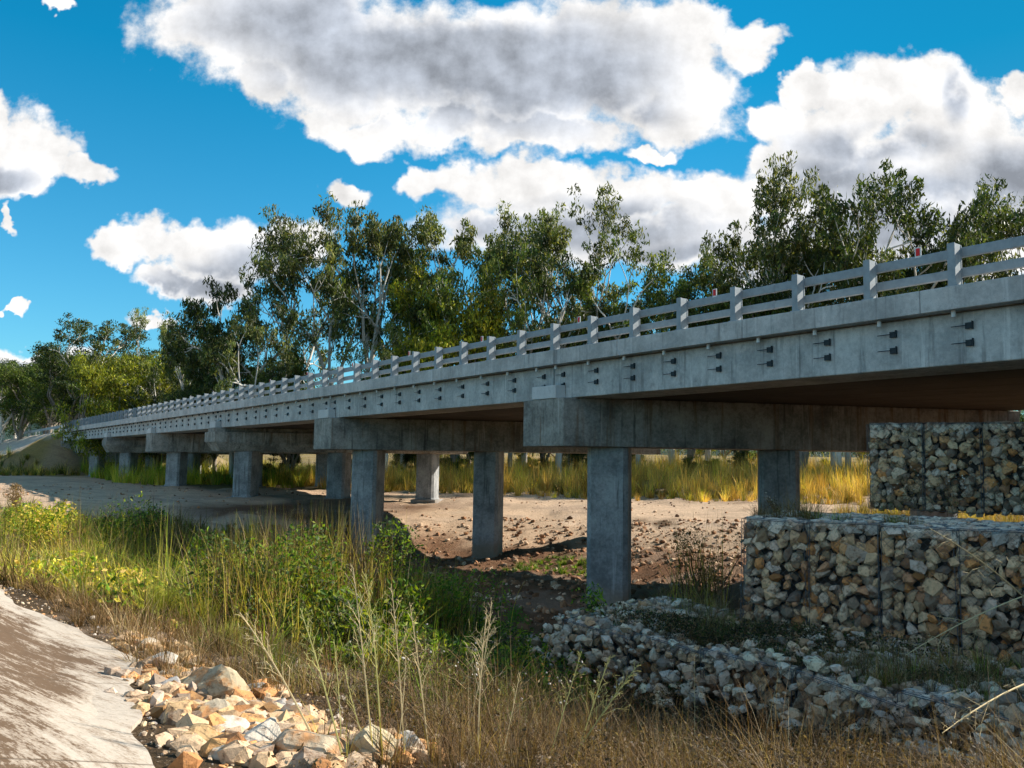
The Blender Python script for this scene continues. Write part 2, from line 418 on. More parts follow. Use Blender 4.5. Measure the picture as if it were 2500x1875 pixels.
def build_terrain():
    def axis(lo, hi, n, c=14.):
        t = np.linspace(-1, 1, n); a = np.arcsinh(hi / c); b = np.arcsinh(lo / c)
        return c * np.sinh(b + (a - b) * (t + 1) / 2)
    xs = axis(-3200, 3200, 560); ys = axis(-200, 5000, 620)
    Xg, Yg = np.meshgrid(xs, ys); x, y = Xg.ravel(), Yg.ravel()
    z = height(x, y)
    V = np.c_[x, y, z]
    n = len(xs); i = np.arange((len(ys) - 1) * n).reshape(len(ys) - 1, n)[:, :-1].ravel()
    F = np.c_[i, i + 1, i + 1 + n, i + n]
    # what lies on the surface: pale sand, red dirt, dry grass soil
    sand = np.array([.56, .395, .265]); dirt = np.array([.19, .10, .055]); soil = np.array([.10, .065, .035]); dark = np.array([.10, .085, .05]); gold = np.array([.26, .19, .07])
    C = np.tile(dirt, (len(x), 1))
    def lay(c, m):
        nonlocal C
        m = np.clip(m, 0, 1)[:, None]; C = C * (1 - m) + c * m
    nz = vnoise(x, y, .12, 5) + .5 * vnoise(x, y, .45, 6) + .25 * vnoise(x, y, 1.7, 7)
    lay(sand, (y - np.where(x < -10, 43.0, 50.0) + nz * 5) * .4)                              # flood plain
    d, _ = seg_dist(x, y, (2, 55), (14, 44)); lay(sand * 1.02, (6.5 + nz * 4 - d) * .6)
    d, _ = seg_dist(x, y, (14, 44), (30, 41)); lay(sand, (5 + nz * 4 - d) * .6)
    lay(soil, np.clip((39 - y) * .3, 0, 1) * np.where(x < -2 - (y - 30) * .3, 1.0, 0) * np.clip(.9 + nz, 0, 1))
    lay(soil * .8, (22 - y + nz * 4) * .3)
    lay(gold, (y - 72 - nz * 6 + x * .1) * .25 * np.where(x > -34, 1, 0))
    lay(gold, (y - 105 + nz * 6) * .2)
    d, _ = seg_dist(x, y, (-9, 58), (-16, 52)); lay(dirt * .8, (4 - d + nz * 5) * .4)
    lay(np.array([.36, .26, .19]), np.where(np.abs(nz) > .28, .5, 0))
    r2 = np.stack([x - BO[0], y - BO[1]], 1); s2 = r2 @ BD[:2]; w2 = r2 @ BN[:2]
    lay(np.array([.52, .45, .37]), np.where((s2 > 127) & (-w2 < 9) & (w2 < 20), 1.0, 0))
    # wheel tracks across the sand, weeds creeping in, dark silt in the scour hollows
    for a_, b_ in (((-60, 60), (-22, 57)), ((-22, 57), (4, 55)), ((4, 55), (24, 45))):
        for off in (-1.0, 1.0):
            d, _ = seg_dist(x, y + off + 1.2 * np.sin(x * .13), a_, b_); lay(np.array([.60, .45, .33]), (.45 - d) * 1.4)
    v2 = vnoise(x, y, .22, 14) + .6 * vnoise(x, y, .9, 15)
    lay(np.array([.12, .075, .04]), (v2 - .18) * 5 * np.where(y < 60, 1, .3) * np.where(x < -10, .1, 1) * np.where(y > 16, 1, 0))
    me = arrays('ground', V, F, M['ground'], C, smooth=True)
    tag(link('ground', me), kind='structure')

def mat_ground():
    mt, t, b, o = new_mat('earth')
    a = t.node('ShaderNodeAttribute', attribute_name='tint').outputs['Color']
    p = objpos(t)
    n1 = t.noise(p, .5, 6, .65); n2 = t.noise(p, 4, 6, .7); n3 = t.noise(p, 26, 4, .7)
    k = t.math('ADD', .45, t.math('MULTIPLY', t.math('ADD', t.math('MULTIPLY', n1, .5), t.math('MULTIPLY', n2, .6)), 1.0))
    c = t.vec('SCALE', a); t.put(c.node.inputs['Scale'], k)
    tr = t.noise(scaled(t, p, (.25, 1.6, 1)), 1.2, 5, .6)
    c = t.mix(t.math('MULTIPLY', t.smooth(tr, .52, .7), .45), c, (.17, .11, .07))
    c = t.mix(t.smooth(n3, .60, .70), c, (.42, .34, .27))
    c = t.mix(t.smooth(t.noise(p, 15, 4, .7), .62, .70), c, (.07, .05, .035))
    t.put(b.inputs['Base Color'], c); b.inputs['Roughness'].default_value = .95; b.inputs['Specular IOR Level'].default_value = .1
    bump(t, b, t.math('ADD', n2, t.math('MULTIPLY', n3, .5)), .9, .09)
    return mt
M['ground'] = mat_ground()
build_terrain()

# road surface beyond the far end of the bridge
rb = MB()
prev = None
for s in np.arange(125.2, 420, 12):
    a, c = B(s, .5, -.33), B(s, WID - .5, -.33)
    if prev is not None: rb.add([prev[0], a, c, prev[1]], [(0, 1, 2, 3)])
    prev = (a, c)
tag(rb.build('road', M['slab']), kind='structure')

# ------------------------------------------------------------------ concrete apron in the near left corner
def mat_apron():
    mt, t, b, o = new_mat('apron_concrete')
    p = objpos(t)
    rot = t.node('ShaderNodeMapping'); t.put(rot.inputs['Vector'], p); rot.inputs['Rotation'].default_value = (0, 0, R_(40))
    q = rot.outputs[0]
    n1 = t.noise(scaled(t, q, (.8, 4.2, 1)), 1.7, 8, .74); n2 = t.noise(p, 14, 5, .7); n3 = t.noise(p, 1.1, 4, .6)
    c = t.mix(n2, (.42, .34, .26), (.62, .54, .45))
    sepq = t.node('ShaderNodeSeparateXYZ'); t.put(sepq.inputs[0], q)
    att = t.node('ShaderNodeAttribute', attribute_name='tint').outputs['Fac']
    f = t.math('ADD', t.math('MULTIPLY', n1, .82), t.math('MULTIPLY', n3, .18))
    f = t.math('ADD', f, t.math('MULTIPLY', att, .17))
    f = t.math('ADD', f, t.math('MULTIPLY', t.math('SUBTRACT', t.noise(scaled(t, q, (1, 2.4, 1)), 22, 6, .75), .5), .38))
    c = t.mix(t.math('MULTIPLY', t.smooth(f, .60, .655), .92), c, (.062, .032, .013))
    c = t.mix(t.math('MULTIPLY', t.smooth(f, .50, .60), .45), c, (.20, .12, .065))
    c = t.mix(t.math('MULTIPLY', t.smooth(t.noise(p, 34, 4, .7), .58, .68), .55), c, (.13, .085, .05))
    jn = t.node('ShaderNodeSeparateXYZ'); t.put(jn.inputs[0], q)
    saw = t.math('ABSOLUTE', t.math('SUBTRACT', t.math('FRACT', t.math('MULTIPLY', jn.outputs[0], .33)), .5))
    c = t.mix(t.math('MULTIPLY', t.smooth(saw, .006, .002), .7), c, (.10, .07, .045))
    t.put(b.inputs['Base Color'], c); b.inputs['Roughness'].default_value = .9
    bump(t, b, t.math('ADD', n2, n1), .4, .02)
    return mt
M['apron'] = mat_apron()
def build_apron():
    d = unit([APR[1][0] - APR[0][0], APR[1][1] - APR[0][1], 0]); n = np.array([-d[1], d[0], 0.])
    us = np.linspace(-6, 13.2, 110); vs = np.linspace(0, 18, 70)
    V = []; C = []
    for v in vs:
        for u in us:
            e = (-.95 * math.exp(-((u - 5.8) / 3.2) ** 2) + .05 * math.sin(u * 2.1) + .03 * math.sin(u * 5.3 + 1)) * max(0, 1 - v / 2.2)
            q = np.array([APR[0][0], APR[0][1], 0]) + d * u + n * (v + e)
            z = float(height(q[0], q[1], False)[0]) + .03
            V.append((q[0], q[1], z)); k = min(max((v * (1 + .43 * math.exp(-((u - 5.8) / 3.2) ** 2)) - .22 - .12 * math.sin(u * 1.1)) / .4, 0), 1); C.append((k, k, k))
    k = len(us); F = []
    for i in range(len(vs) - 1):
        for j in range(k - 1):
            F.append((i * k + j, i * k + j + 1, (i + 1) * k + j + 1, (i + 1) * k + j))
    b0 = len(V)                                   # edge thickness
    for j in range(k):
        x, y, z = V[j]; V.append((x, y, z - .25)); C.append(C[j])
    for j in range(k - 1): F.append((b0 + j, b0 + j + 1, j + 1, j))
    me = arrays('concrete_apron', np.array(V), np.array(F), M['apron'], np.array(C), smooth=False)
    tag(link('concrete_apron', me), 'stained pale concrete apron sloping across the lower left corner', kind='structure')
build_apron()

# ------------------------------------------------------------------ the bridge
bridge = empty('road_bridge', (BO[0] + BD[0] * 14, BO[1] + BD[1] * 14, -5.2))
tag(bridge, 'long concrete road bridge on six piers crossing the dry creek bed', 'bridge')
BL = tuple(bridge.location)
def beam(s0, s1, w0, w1, h0, h1, mb=None, skew0=0, skew1=0):
    """box along the deck; skew lets the ends follow the angle of the piers"""
    mb = mb or MB()
    mb.hexa([B(s0 - skew0 * w0, w0, h0), B(s1 - skew1 * w0, w0, h0), B(s1 - skew1 * w1, w1, h0), B(s0 - skew0 * w1, w1, h0),
             B(s0 - skew0 * w0, w0, h1), B(s1 - skew1 * w0, w0, h1), B(s1 - skew1 * w1, w1, h1), B(s0 - skew0 * w1, w1, h1)])
    return mb
def put(mb, name, mat, parent=bridge, bevel=0, loc0=None):
    return mb.build(name, mat, parent, origin=BL, bevel=bevel)

S_ = [ABUT0 - .6] + PIERS + [ABUT1 + .6]
put(beam(-30, 126.4, .42, WID - .42, -.55, -.32), 'deck_slab', M['slab'])
# kerb, cast in lengths with a joint every five metres or so
for w0, w1, near in ((0, .42, True), (WID - .42, WID, False)):
    step = 4.95 if near else 26
    ss = list(np.arange(-29, 126.5, step)) + [126.4]
    for a, b in zip(ss[:-1], ss[1:]):
        if b - a > .3: put(beam(a + .006, b - .006, w0, w1, -.52, 0), 'kerb', M['kerb'], bevel=.012)
# girders
NG = 9
gw = (WID - .7) / NG
brackets = 0
for k in range(len(S_) - 1):
    a, b = S_[k], S_[k + 1]
    for g in range(NG):
        w0 = .35 + g * gw; mb = MB()
        beam(a + .04, b - .04, w0 + .01, w0 + gw - .01, -1.70, -.553, mb, SKEW, SKEW)
        go = put(mb, 'girder', M['girder'] if g == 0 else M['soffit_shade'], bevel=.02)
        if g == 0:
            nb = max(2, int(round((b - a - 1.2) / 1.8))); lab = []
            for i in range(nb + 1):
                s = a + .55 + (b - a - 1.1) * i / nb - SKEW * w0
                if not -9 < s < 126: continue
                for h in (-.86, -1.24):
                    mb2 = MB(); fw = w0 - .004
                    beam(s - .07, s + .06, fw - .05, fw, h - .075, h + .06, mb2)
                    beam(s - .10, s - .08, fw - .06, fw, h - .09, h + .09, mb2)
                    mb2.tube([B(s + .02, fw - .055, h), B(s + .36, fw - .055, h)], .010, 5)
                    lab.append(mb2)
                mb3 = MB(); mb3.tube([B(s + .25, .2, -.515), B(s + .25, .2, -.66)], .05, 8)
                lab.append(('peg', mb3))
            rest = MB()
            for q in lab:
                if brackets < 96:
                    if isinstance(q, tuple): o = q[1].build('anchor_bolt', M['white'], go, origin=BL)
                    else: o = q.build('formwork_bracket', M['steel'], go, origin=BL)
                    brackets += 1
                else:
                    q = q[1] if isinstance(q, tuple) else q
                    rest.add(q.v, q.f)
            if rest.v:
                o = rest.build('formwork_bracket', M['steel'], go, origin=BL); o['kind'] = 'stuff'

CU = unit([math.cos(R_(14)), -math.sin(R_(14)), 0]); CV = np.array([-CU[1], CU[0], 0])
def octo(c, hw, ch, z0, z1, mb, flare=0):
    a = hw - ch
    pat = [(-a, -hw), (a, -hw), (hw, -a), (hw, a), (a, hw), (-a, hw), (-hw, a), (-hw, -a)]
    zz = [(z0, flare), (z0 + .05, flare), (z0 + .12, 0), (z1, 0)] if flare else [(z0, 0), (z1, 0)]
    vs = []
    for z, fl in zz:
        for (x, y) in pat:
            e = 1 + fl
            q = np.array([c[0], c[1], 0]) + CU * x * e + CV * y * e; vs.append((q[0], q[1], z))
    fs = [tuple(range(8))[::-1], tuple(8 * (len(zz) - 1) + i for i in range(8))]
    for k in range(len(zz) - 1):
        for i in range(8): fs.append((8 * k + i, 8 * k + (i + 1) % 8, 8 * (k + 1) + (i + 1) % 8, 8 * (k + 1) + i))
    mb.add(vs, fs)

BASES = {0: [-5.15, -4.6, -3.6], 1: [-5.3, -5.5, -5.4], 2: [-3.1, -3.15, -3.2], 3: [-2.95, -2.95, -2.95], 4: [-3.15] * 3, 5: [-3.1] * 3}
for k, s in enumerate(PIERS):
    pier = empty('pier', (0, 0, 0)); pier.parent = bridge
    hh = 1.15
    mb = MB()
    def sec(h0, h1, a, e0=-.0, e1=WID + .0, mb=mb):
        mb.hexa([B(s - a - SKEW * e0, e0, h0), B(s + a - SKEW * e0, e0, h0), B(s + a - SKEW * e1, e1, h0), B(s - a - SKEW * e1, e1, h0),
                 B(s - a - SKEW * e0, e0, h1), B(s + a - SKEW * e0, e0, h1), B(s + a - SKEW * e1, e1, h1), B(s - a - SKEW * e1, e1, h1)])
    if k in (2, 4):     # the hammer-shaped heads: a wide course over a tapering lower one
        sec(-2.75, -2.0, 1.25, -.15, WID + .1) if k == 2 else sec(-2.6, -2.0, 1.2, -.1, WID + .1)
        sec(-1.998, -1.71, 1.0, -.02, WID)
        mb.hexa([B(s - .95, .35, -3.38), B(s + .95, .35, -3.38), B(s + .95 - SKEW * WID, WID - .3, -3.38), B(s - .95 - SKEW * WID, WID - .3, -3.38),
                 B(s - 1.2, -.08, -2.753 if k == 2 else -2.603), B(s + 1.2, -.08, -2.753 if k == 2 else -2.603), B(s + 1.2 - SKEW * WID, WID, -2.753 if k == 2 else -2.603), B(s - 1.2 - SKEW * WID, WID, -2.753 if k == 2 else -2.603)])
    else:
        sec(-3.38, -1.71, 1.15)
    mb.build('headstock', M['pier'], pier, origin=BL, bevel=.02)
    for e, w in ((-.03, .345), (WID - .345, WID)):
        mb = MB()
        c0 = s - SKEW * (e + w) / 2
        mb.hexa([B(c0 - .68 - SKEW * 0, e, -1.706), B(c0 + .68, e, -1.706), B(c0 + .60, w, -1.706), B(c0 - .76, w, -1.706),
                 B(c0 - .68, e, -1.25), B(c0 + .68, e, -1.25), B(c0 + .60, w, -1.25), B(c0 - .76, w, -1.25)])
        o = mb.build('restraint_block', M['block'], pier, origin=BL, bevel=.012)
    for j, w in enumerate(COLW):
        c = B(s - SKEW * w, w, -3.4); zb = BASES[k][j]
        mb = MB(); octo(c, .72, .16, zb + .02, c[2] + .012, mb, flare=.09 if k else 0)
        mb.build('column', M['column'], pier, origin=BL)
        mb = MB(); q = [CU * a + CV * b for a, b in ((-.98, -.98), (.98, -.98), (.98, .98), (-.98, .98))]
        cc = np.array([c[0], c[1], 0])
        mb.hexa([cc + v + UP * (zb - 1.2) for v in q] + [cc + v + UP * (zb + .018) for v in q])
        mb.build('footing', M['footing'], pier, origin=BL, bevel=.03)
# abutments
for s in (ABUT0, ABUT1):
    mb = MB()
    mb.hexa([B(s - .8, 0, -4.6), B(s + .8, 0, -4.6), B(s + .8 - SKEW * WID, WID, -4.6), B(s - .8 - SKEW * WID, WID, -4.6),
             B(s - .8, 0, -1.71), B(s + .8, 0, -1.71), B(s + .8 - SKEW * WID, WID, -1.71), B(s - .8 - SKEW * WID, WID, -1.71)])
    put(mb, 'abutment', M['pier'], bevel=.02)
    mb = MB(); sg = 1 if s > 0 else -1
    beam(s + sg * .9, s + sg * 1.35, -.02, .4, -3.6, -.525, mb); put(mb, 'wing_wall', M['pier'], bevel=.02)

# railing
barrier = empty('railing', (0, 0, 0)); barrier.parent = bridge
def post_mesh():
    mb = MB()
    # an H-shaped steel post: outer plate, wide side webs, inner plate, foot plate and a cap
    def bx(s0, s1, w0, w1, h0, h1):
        p = [BD * a + BN * b + UP * c for c in (h0, h1) for a, b in ((s0, w0), (s1, w0), (s1, w1), (s0, w1))]
        mb.hexa(p)
    bx(-.085, .085, .05, .075, .0, .965)
    bx(-.075, .075, .0752, .335, .0, .955)
    bx(-.085, .085, .3352, .36, .0, .94)
    bx(-.13, .13, .03, .39, -.001, .022)
    return mb.build('post', M['rail'], barrier)
p0 = None; n_post = 0
for i in range(-3, 63):
    s = 2.0 * i
    if p0 is None: p0 = post_mesh(); o = p0
    else:
        o = p0.copy(); COL.objects.link(o); o.parent = barrier
    q = B(s, 0, .002) - np.array(BL); o.location = tuple(q)
for h0, h1 in ((.68, .90), (.235, .44)):
    for a in np.arange(-7.1, 124.5, 6.0):
        mb = MB(); b = min(a + 5.99, 124.6)
        ww0, ww1 = .225, .33
        beam(a, b, ww0 + .137, ww1 + .137, h0, h1, mb); put(mb, 'rail', M['rail'], barrier, bevel=.012)
        if a < 80:
            mb = MB(); beam(b - .035, b + .045, ww0 + .13, ww1 + .144, h0 - .005, h1 + .005, mb); put(mb, 'rail_sleeve', M['steel'] if 0 else M['rail'], barrier)
mb = MB()
for h0, h1 in ((.69, .885), (.25, .425)): pass
beam(-7, 124.6, WID - .46, WID - .36, .69, .885, mb); put(mb, 'rail', M['rail'], barrier)
mb = MB(); beam(-7, 124.6, WID - .46, WID - .36, .25, .425, mb); put(mb, 'rail', M['rail'], barrier)
for i in range(16):
    s = .9 + 6 * i
    mb = MB(); beam(s - .075, s + .075, .36, .375, .86, 1.10, mb)
    r_ = put(mb, 'reflector', M['white'], barrier)
    mb = MB(); beam(s - .045, s + .045, .348, .3585, .90, 1.075, mb)
    mb.build('lens', M['red'], r_, origin=BL)
    if i > 9: break
# guard rail on the approach beyond the far abutment
gr = empty('guard_rail', B(127, 0, -.4)); GL = tuple(gr.location)
tag(gr, 'pale guard rail along the road beyond the far end of the bridge', 'guard rail')
mb = MB(); beam(126.6, 185, .25, .33, .25, .62, mb); mb.build('rail', M['rail'], gr, origin=GL)
for s in np.arange(127.5, 185, 4):
    mb = MB(); beam(s - .07, s + .07, .34, .48, -.45, .6, mb); mb.build('post', M['rail'], gr, origin=GL)

# ------------------------------------------------------------------ stones
def ico(sub):
    bm = bmesh.new(); bmesh.ops.create_icosphere(bm, subdivisions=sub, radius=1)
    V = np.array([v.co[:] for v in bm.verts]); F = np.array([[v.index for v in f.verts] for f in bm.faces]); bm.free()
    return V, F
ICO1, ICO2, ICO4 = ico(1), ico(2), ico(4)

def rand_rot(n, r=rng):
    q = r.normal(size=(n, 4)); q /= np.linalg.norm(q, axis=1)[:, None]
    w_, x, y, z = q.T
    return np.stack([np.stack([1 - 2 * (y * y + z * z), 2 * (x * y - z * w_), 2 * (x * z + y * w_)], 1),
                     np.stack([2 * (x * y + z * w_), 1 - 2 * (x * x + z * z), 2 * (y * z - x * w_)], 1),
                     np.stack([2 * (x * z - y * w_), 2 * (y * z + x * w_), 1 - 2 * (x * x + y * y)], 1)], 1)

def rocks(centers, sizes, cols, base=ICO1, planes=9, r=rng, flat=None, dr=(.48, .95)):
    """faceted stones: a sphere cut back by random planes, stretched and turned"""
    V, F = base; n = len(centers)
    N = r.normal(size=(n, planes, 3)); N /= np.linalg.norm(N, axis=2)[:, :, None]
    d = r.uniform(*dr, (n, planes))
    dot = np.einsum('vk,npk->nvp', V, N)
    rad = np.where(dot > .05, d[:, None, :] / np.maximum(dot, .05), 9).min(2)
    rad = np.minimum(rad, 1.12)
    P_ = V[None] * rad[:, :, None]
    st = r.uniform(.6, 1.15, (n, 3))
    P_ = P_ * st[:, None, :]
    P_ = np.einsum('nij,nvj->nvi', rand_rot(n, r), P_)
    if flat is not None: P_[:, :, 2] *= flat
    P_ = P_ * np.asarray(sizes)[:, None, None] + np.asarray(centers)[:, None, :]
    Fa = (F[None] + (np.arange(n) * len(V))[:, None, None]).reshape(-1, 3)
    C = np.repeat(np.asarray(cols), len(V), axis=0)
    return P_.reshape(-1, 3), Fa, C

STONE = np.array([(.30, .29, .27), (.42, .40, .37), (.36, .30, .23), (.30, .20, .12), (.24, .23, .23), (.40, .34, .26), (.34, .19, .09), (.17, .16, .15), (.26, .17, .12), (.52, .48, .41), (.46, .38, .28), (.50, .44, .35), (.22, .22, .23)])
def keep_hue(c, top=.72):
    c = np.asarray(c, float); return c / np.maximum(1, c.max(1, keepdims=True) / top)
def stone_cols(n, r=rng, pal=STONE): return keep_hue(pal[r.integers(0, len(pal), n)] * r.uniform(.5, 2.0, (n, 1)) * [1.12, .96, .80])

def basket(loc, du, length, deep, high, seed, size=.115, shade=1.0):
    """one gabion: stones packed behind every face one can see, a dark core and the wire netting"""
    r = np.random.default_rng(seed)
    dv = np.array([-du[1], du[0], 0.])            # into the bank
    L, D, H = length, deep, high
    pts = []; sz = []
    def face(nu, nv, f):
        for i in range(nu):
            for j in range(nv):
                pts.append(f((i + .5 + r.uniform(-.32, .32)) / nu, (j + .5 + r.uniform(-.32, .32)) / nv)); sz.append(size * r.choice([.62, .85, 1.0, 1.2, 1.45], p=[.15, .25, .3, .22, .08]))
    k = 1 / (size * 1.18)
    bulge = lambda a, b: .06 * math.sin(math.pi * a) * math.sin(math.pi * b) * (H > 1.2)
    face(int(L * k), int(H * k), lambda a, b: (a * L, .06 - bulge(a, b) + r.uniform(-.03, .05), b * H))
    face(int(L * k), int(H * k * .8), lambda a, b: (a * L, .17 + r.uniform(0, .05), b * H))
    face(int(L * k), int(D * k), lambda a, b: (a * L, a * 0 + b * D, H - .05 + r.uniform(-.03, .03)))
    face(int(D * k), int(H * k), lambda a, b: (.05, a * D, b * H))
    pts = np.array(pts); n = len(pts); sc_ = keep_hue(stone_cols(n, r) * [1.42, 1.30, 1.16] * shade); tp_ = (pts[:, 2] > H - .12) & (shade == 1); sc_[tp_] = np.minimum(sc_[tp_] * .5 + np.array([.62, .57, .5]) * r.uniform(.6, 1.1, (tp_.sum(), 1)) * .75, .8)  # top stones paled: skylight on the upper faces put into their colour
    W_ = pts[:, :1] * du + pts[:, 1:2] * dv + pts[:, 2:] * UP
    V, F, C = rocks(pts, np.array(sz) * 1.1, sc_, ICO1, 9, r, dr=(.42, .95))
    bl_ = .07 * np.sin(np.pi * np.clip(V[:, 0] / L, 0, 1)) * np.sin(np.pi * np.clip(V[:, 2] / H, 0, 1)) * (H > 1.2)
    V[:, 1] = np.maximum(V[:, 1], -.05 - bl_ + .25 * np.minimum(V[:, 1] + .05 + bl_, 0)); V[:, 0] = np.clip(V[:, 0], -.03, L + .0); V[:, 2] = np.minimum(V[:, 2], H + .03 + .3 * np.maximum(V[:, 2] - H - .03, 0))
    V = V[:, :1] * du + V[:, 1:2] * dv + V[:, 2:] * UP
    root = empty("gabion_basket", loc); root.rotation_euler = (float(r.normal(0, .012)), float(r.normal(0, .012)), 0) if high > 1.5 else (float(r.normal(0, .05)), float(r.normal(0, .05)), 0)
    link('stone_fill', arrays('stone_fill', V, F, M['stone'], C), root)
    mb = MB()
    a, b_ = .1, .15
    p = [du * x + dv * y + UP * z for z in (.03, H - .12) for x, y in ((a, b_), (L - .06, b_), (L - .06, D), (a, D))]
    mb.hexa(p); mb.build('shade_core', M['core'], root)  # dark box standing in for the shade deep between the stones
    # netting: crossing wires on the front, top and near end, thicker along the edges
    wv = []; wf = []
    def strip(p, q, t, nrm):
        p, q = np.asarray(p, float), np.asarray(q, float); e = unit(q - p); c = np.cross(e, nrm) * t; b0 = len(wv)
        wv.extend([p - c, p + c, q + c, q - c, p + nrm * t * 1.6, q + nrm * t * 1.6]); wf.extend([(b0, b0 + 4, b0 + 5, b0 + 3), (b0 + 4, b0 + 1, b0 + 2, b0 + 5)])
    def net(o, a, b, la, lb, nrm, g=.13):
        t0 = .0024
        x = -lb
        while x < la:
            for sg in (0, 1):
                x0, y0, x1, y1 = x, 0, x + lb, lb
                if x0 < 0: y0 = -x0; x0 = 0
                if x1 > la: y1 = lb - (x1 - la); x1 = la
                if x1 - x0 > .05:
                    if sg: strip(o + a * (la - x0) + b * y0, o + a * (la - x1) + b * y1, t0, nrm)
                    else: strip(o + a * x0 + b * y0, o + a * x1 + b * y1, t0, nrm)
            x += g
        c = [o, o + a * la, o + a * la + b * lb, o + b * lb]
        for i in range(4): strip(c[i], c[(i + 1) % 4], .006, nrm)
    fr = -.045
    net(dv * fr, du, UP, L, H, -dv); net(dv * fr + UP * (H + .02), du, dv, L, D, UP); net(du * -.055 + dv * fr, dv, UP, D, H, -du)
    link('wire_netting', arrays('wire_netting', np.array(wv), np.array(wf), M['wire']), root)
    return root

ORD = ['first', 'second', 'third', 'fourth', 'fifth', 'sixth', 'seventh', 'eighth', 'ninth']
def tier(name, px, py, ztop, ang, n, length, deep, high, seed, group, size, gap=.015):
    q = ray(px, py); o = q * (ztop / q[2])
    du = unit([math.cos(R_(ang)), -math.sin(R_(ang)), 0])
    for i in range(n):
        loc = o + du * i * (length + gap) - UP * high
        b_ = basket(loc, du, length, deep, high, seed + i, size, .25 if seed >= 400 else 1.0)
        tag(b_, '%s gabion basket from the left in the %s' % (ORD[i], name), 'gabion', group)
tier('top tier under the bridge', 2122, 1036, 1.0, 34, 6, 1.22, 3.0, 2.08, 100, 'stone gabions of the top tier', .135)
tier('middle tier with wide ledge', 1815, 1266, -1.08, 34, 7, 1.22, 3.2, 2.15, 200, 'stone gabions of the middle tier', .145)
tier('lowest tier down in the dry grass', 1384, 1512, -3.1, 49, 6, 1.6, 3.0, 1.15, 300, 'stone gabions of the lowest tier', .14)

# boulders spilled along the lower edge of the apron
BP = np.array([(.62, .55, .44), (.70, .64, .55), (.60, .43, .24), (.66, .58, .42), (.42, .42, .43), (.58, .36, .20), (.74, .70, .64)])
BOULD = [  # pixel x, y of the foot, size in metres, palette, label
 (352,1590,.20,1,'small cream boulder at the top end of the spill'),(405,1575,.15,4,'bluish grey rock topping the upper heap'),(385,1640,.33,6,'big white faced boulder leaning on the apron edge'),
 (440,1612,.22,2,'rusty stained rock behind the white faced boulder'),(468,1640,.28,3,'pale yellow boulder at the back of the upper heap'),(415,1690,.22,4,'flat grey slab tucked under the upper heap'),
 (360,1665,.13,0,'small tan stone touching the apron'),(470,1690,.20,1,'cream block between the two heaps'),(520,1705,.36,3,'large cracked cream boulder with rusty veins'),
 (425,1745,.22,2,'brown streaked boulder beside the apron'),(500,1765,.24,0,'tan boulder below the cracked cream one'),(590,1750,.34,3,'angular yellowish boulder with a flat face'),
 (545,1800,.24,6,'white quartz block in the middle of the spill'),(480,1820,.13,2,'narrow brown slab lying on the rubble'),(625,1700,.14,4,'grey blue stone behind the angular boulder'),
 (665,1740,.22,4,'long grey slate coloured rock at the back'),(700,1775,.20,6,'whitish grey rock beyond the quartz block'),(620,1835,.26,6,'bright white split rock near the bottom edge'),
 (700,1830,.17,2,'orange tan stone beside the bright split rock'),(560,1850,.17,1,'cream stone low in the spill near the frame edge'),(770,1868,.34,0,'wide tan boulder at the lower end of the spill'),
 (815,1815,.13,1,'small round boulder topping the wide tan one'),(895,1872,.30,3,'rough buff boulder between the wide tan and the round pale one'),(985,1858,.26,6,'round pale boulder closing the spill on the right'),
 (570,1765,.14,5,'reddish brown stone wedged in the middle'),(640,1790,.16,5,'small rust coloured rock under the grey slabs'),(450,1660,.13,5,'dark red brown stone in the upper heap'),
 (400,1720,.12,4,'little grey stone by the brown streaked boulder'),(735,1800,.12,4,'small blue grey chip beyond the orange stone'),(335,1570,.10,0,'smallest tan stone at the very top')]
for i, (px, py, sz, pal, lab) in enumerate(BOULD):
    g = ground(px, py); r = np.random.default_rng(500 + i)
    k = .9 if py < 1720 else (.82 if py < 1790 else .9)
    V, F, C = rocks(np.zeros((1, 3)), np.array([sz * k]), BP[pal:pal + 1] * [.84, .78, .70], ICO4, 14, r, .62, (.46, .95))
    nn = np.array([mnoise.ridged_multi_fractal(Vector(v * (1.1 / sz) + i * 3.1), .9, 2.1, 5, 1.0, 2.0) for v in V])
    V = V * (1 + .075 * (nn[:, None] - 1.2))
    C = C * np.clip(.75 + .22 * nn[:, None], .55, 1.12)
    V[:, 2] -= V[:, 2].min() + sz * .22
    me = arrays('boulder', V, F, M['boulder'], C)
    tag(link('boulder', me, None, g), lab, 'boulder', 'boulders spilled beside the concrete apron')

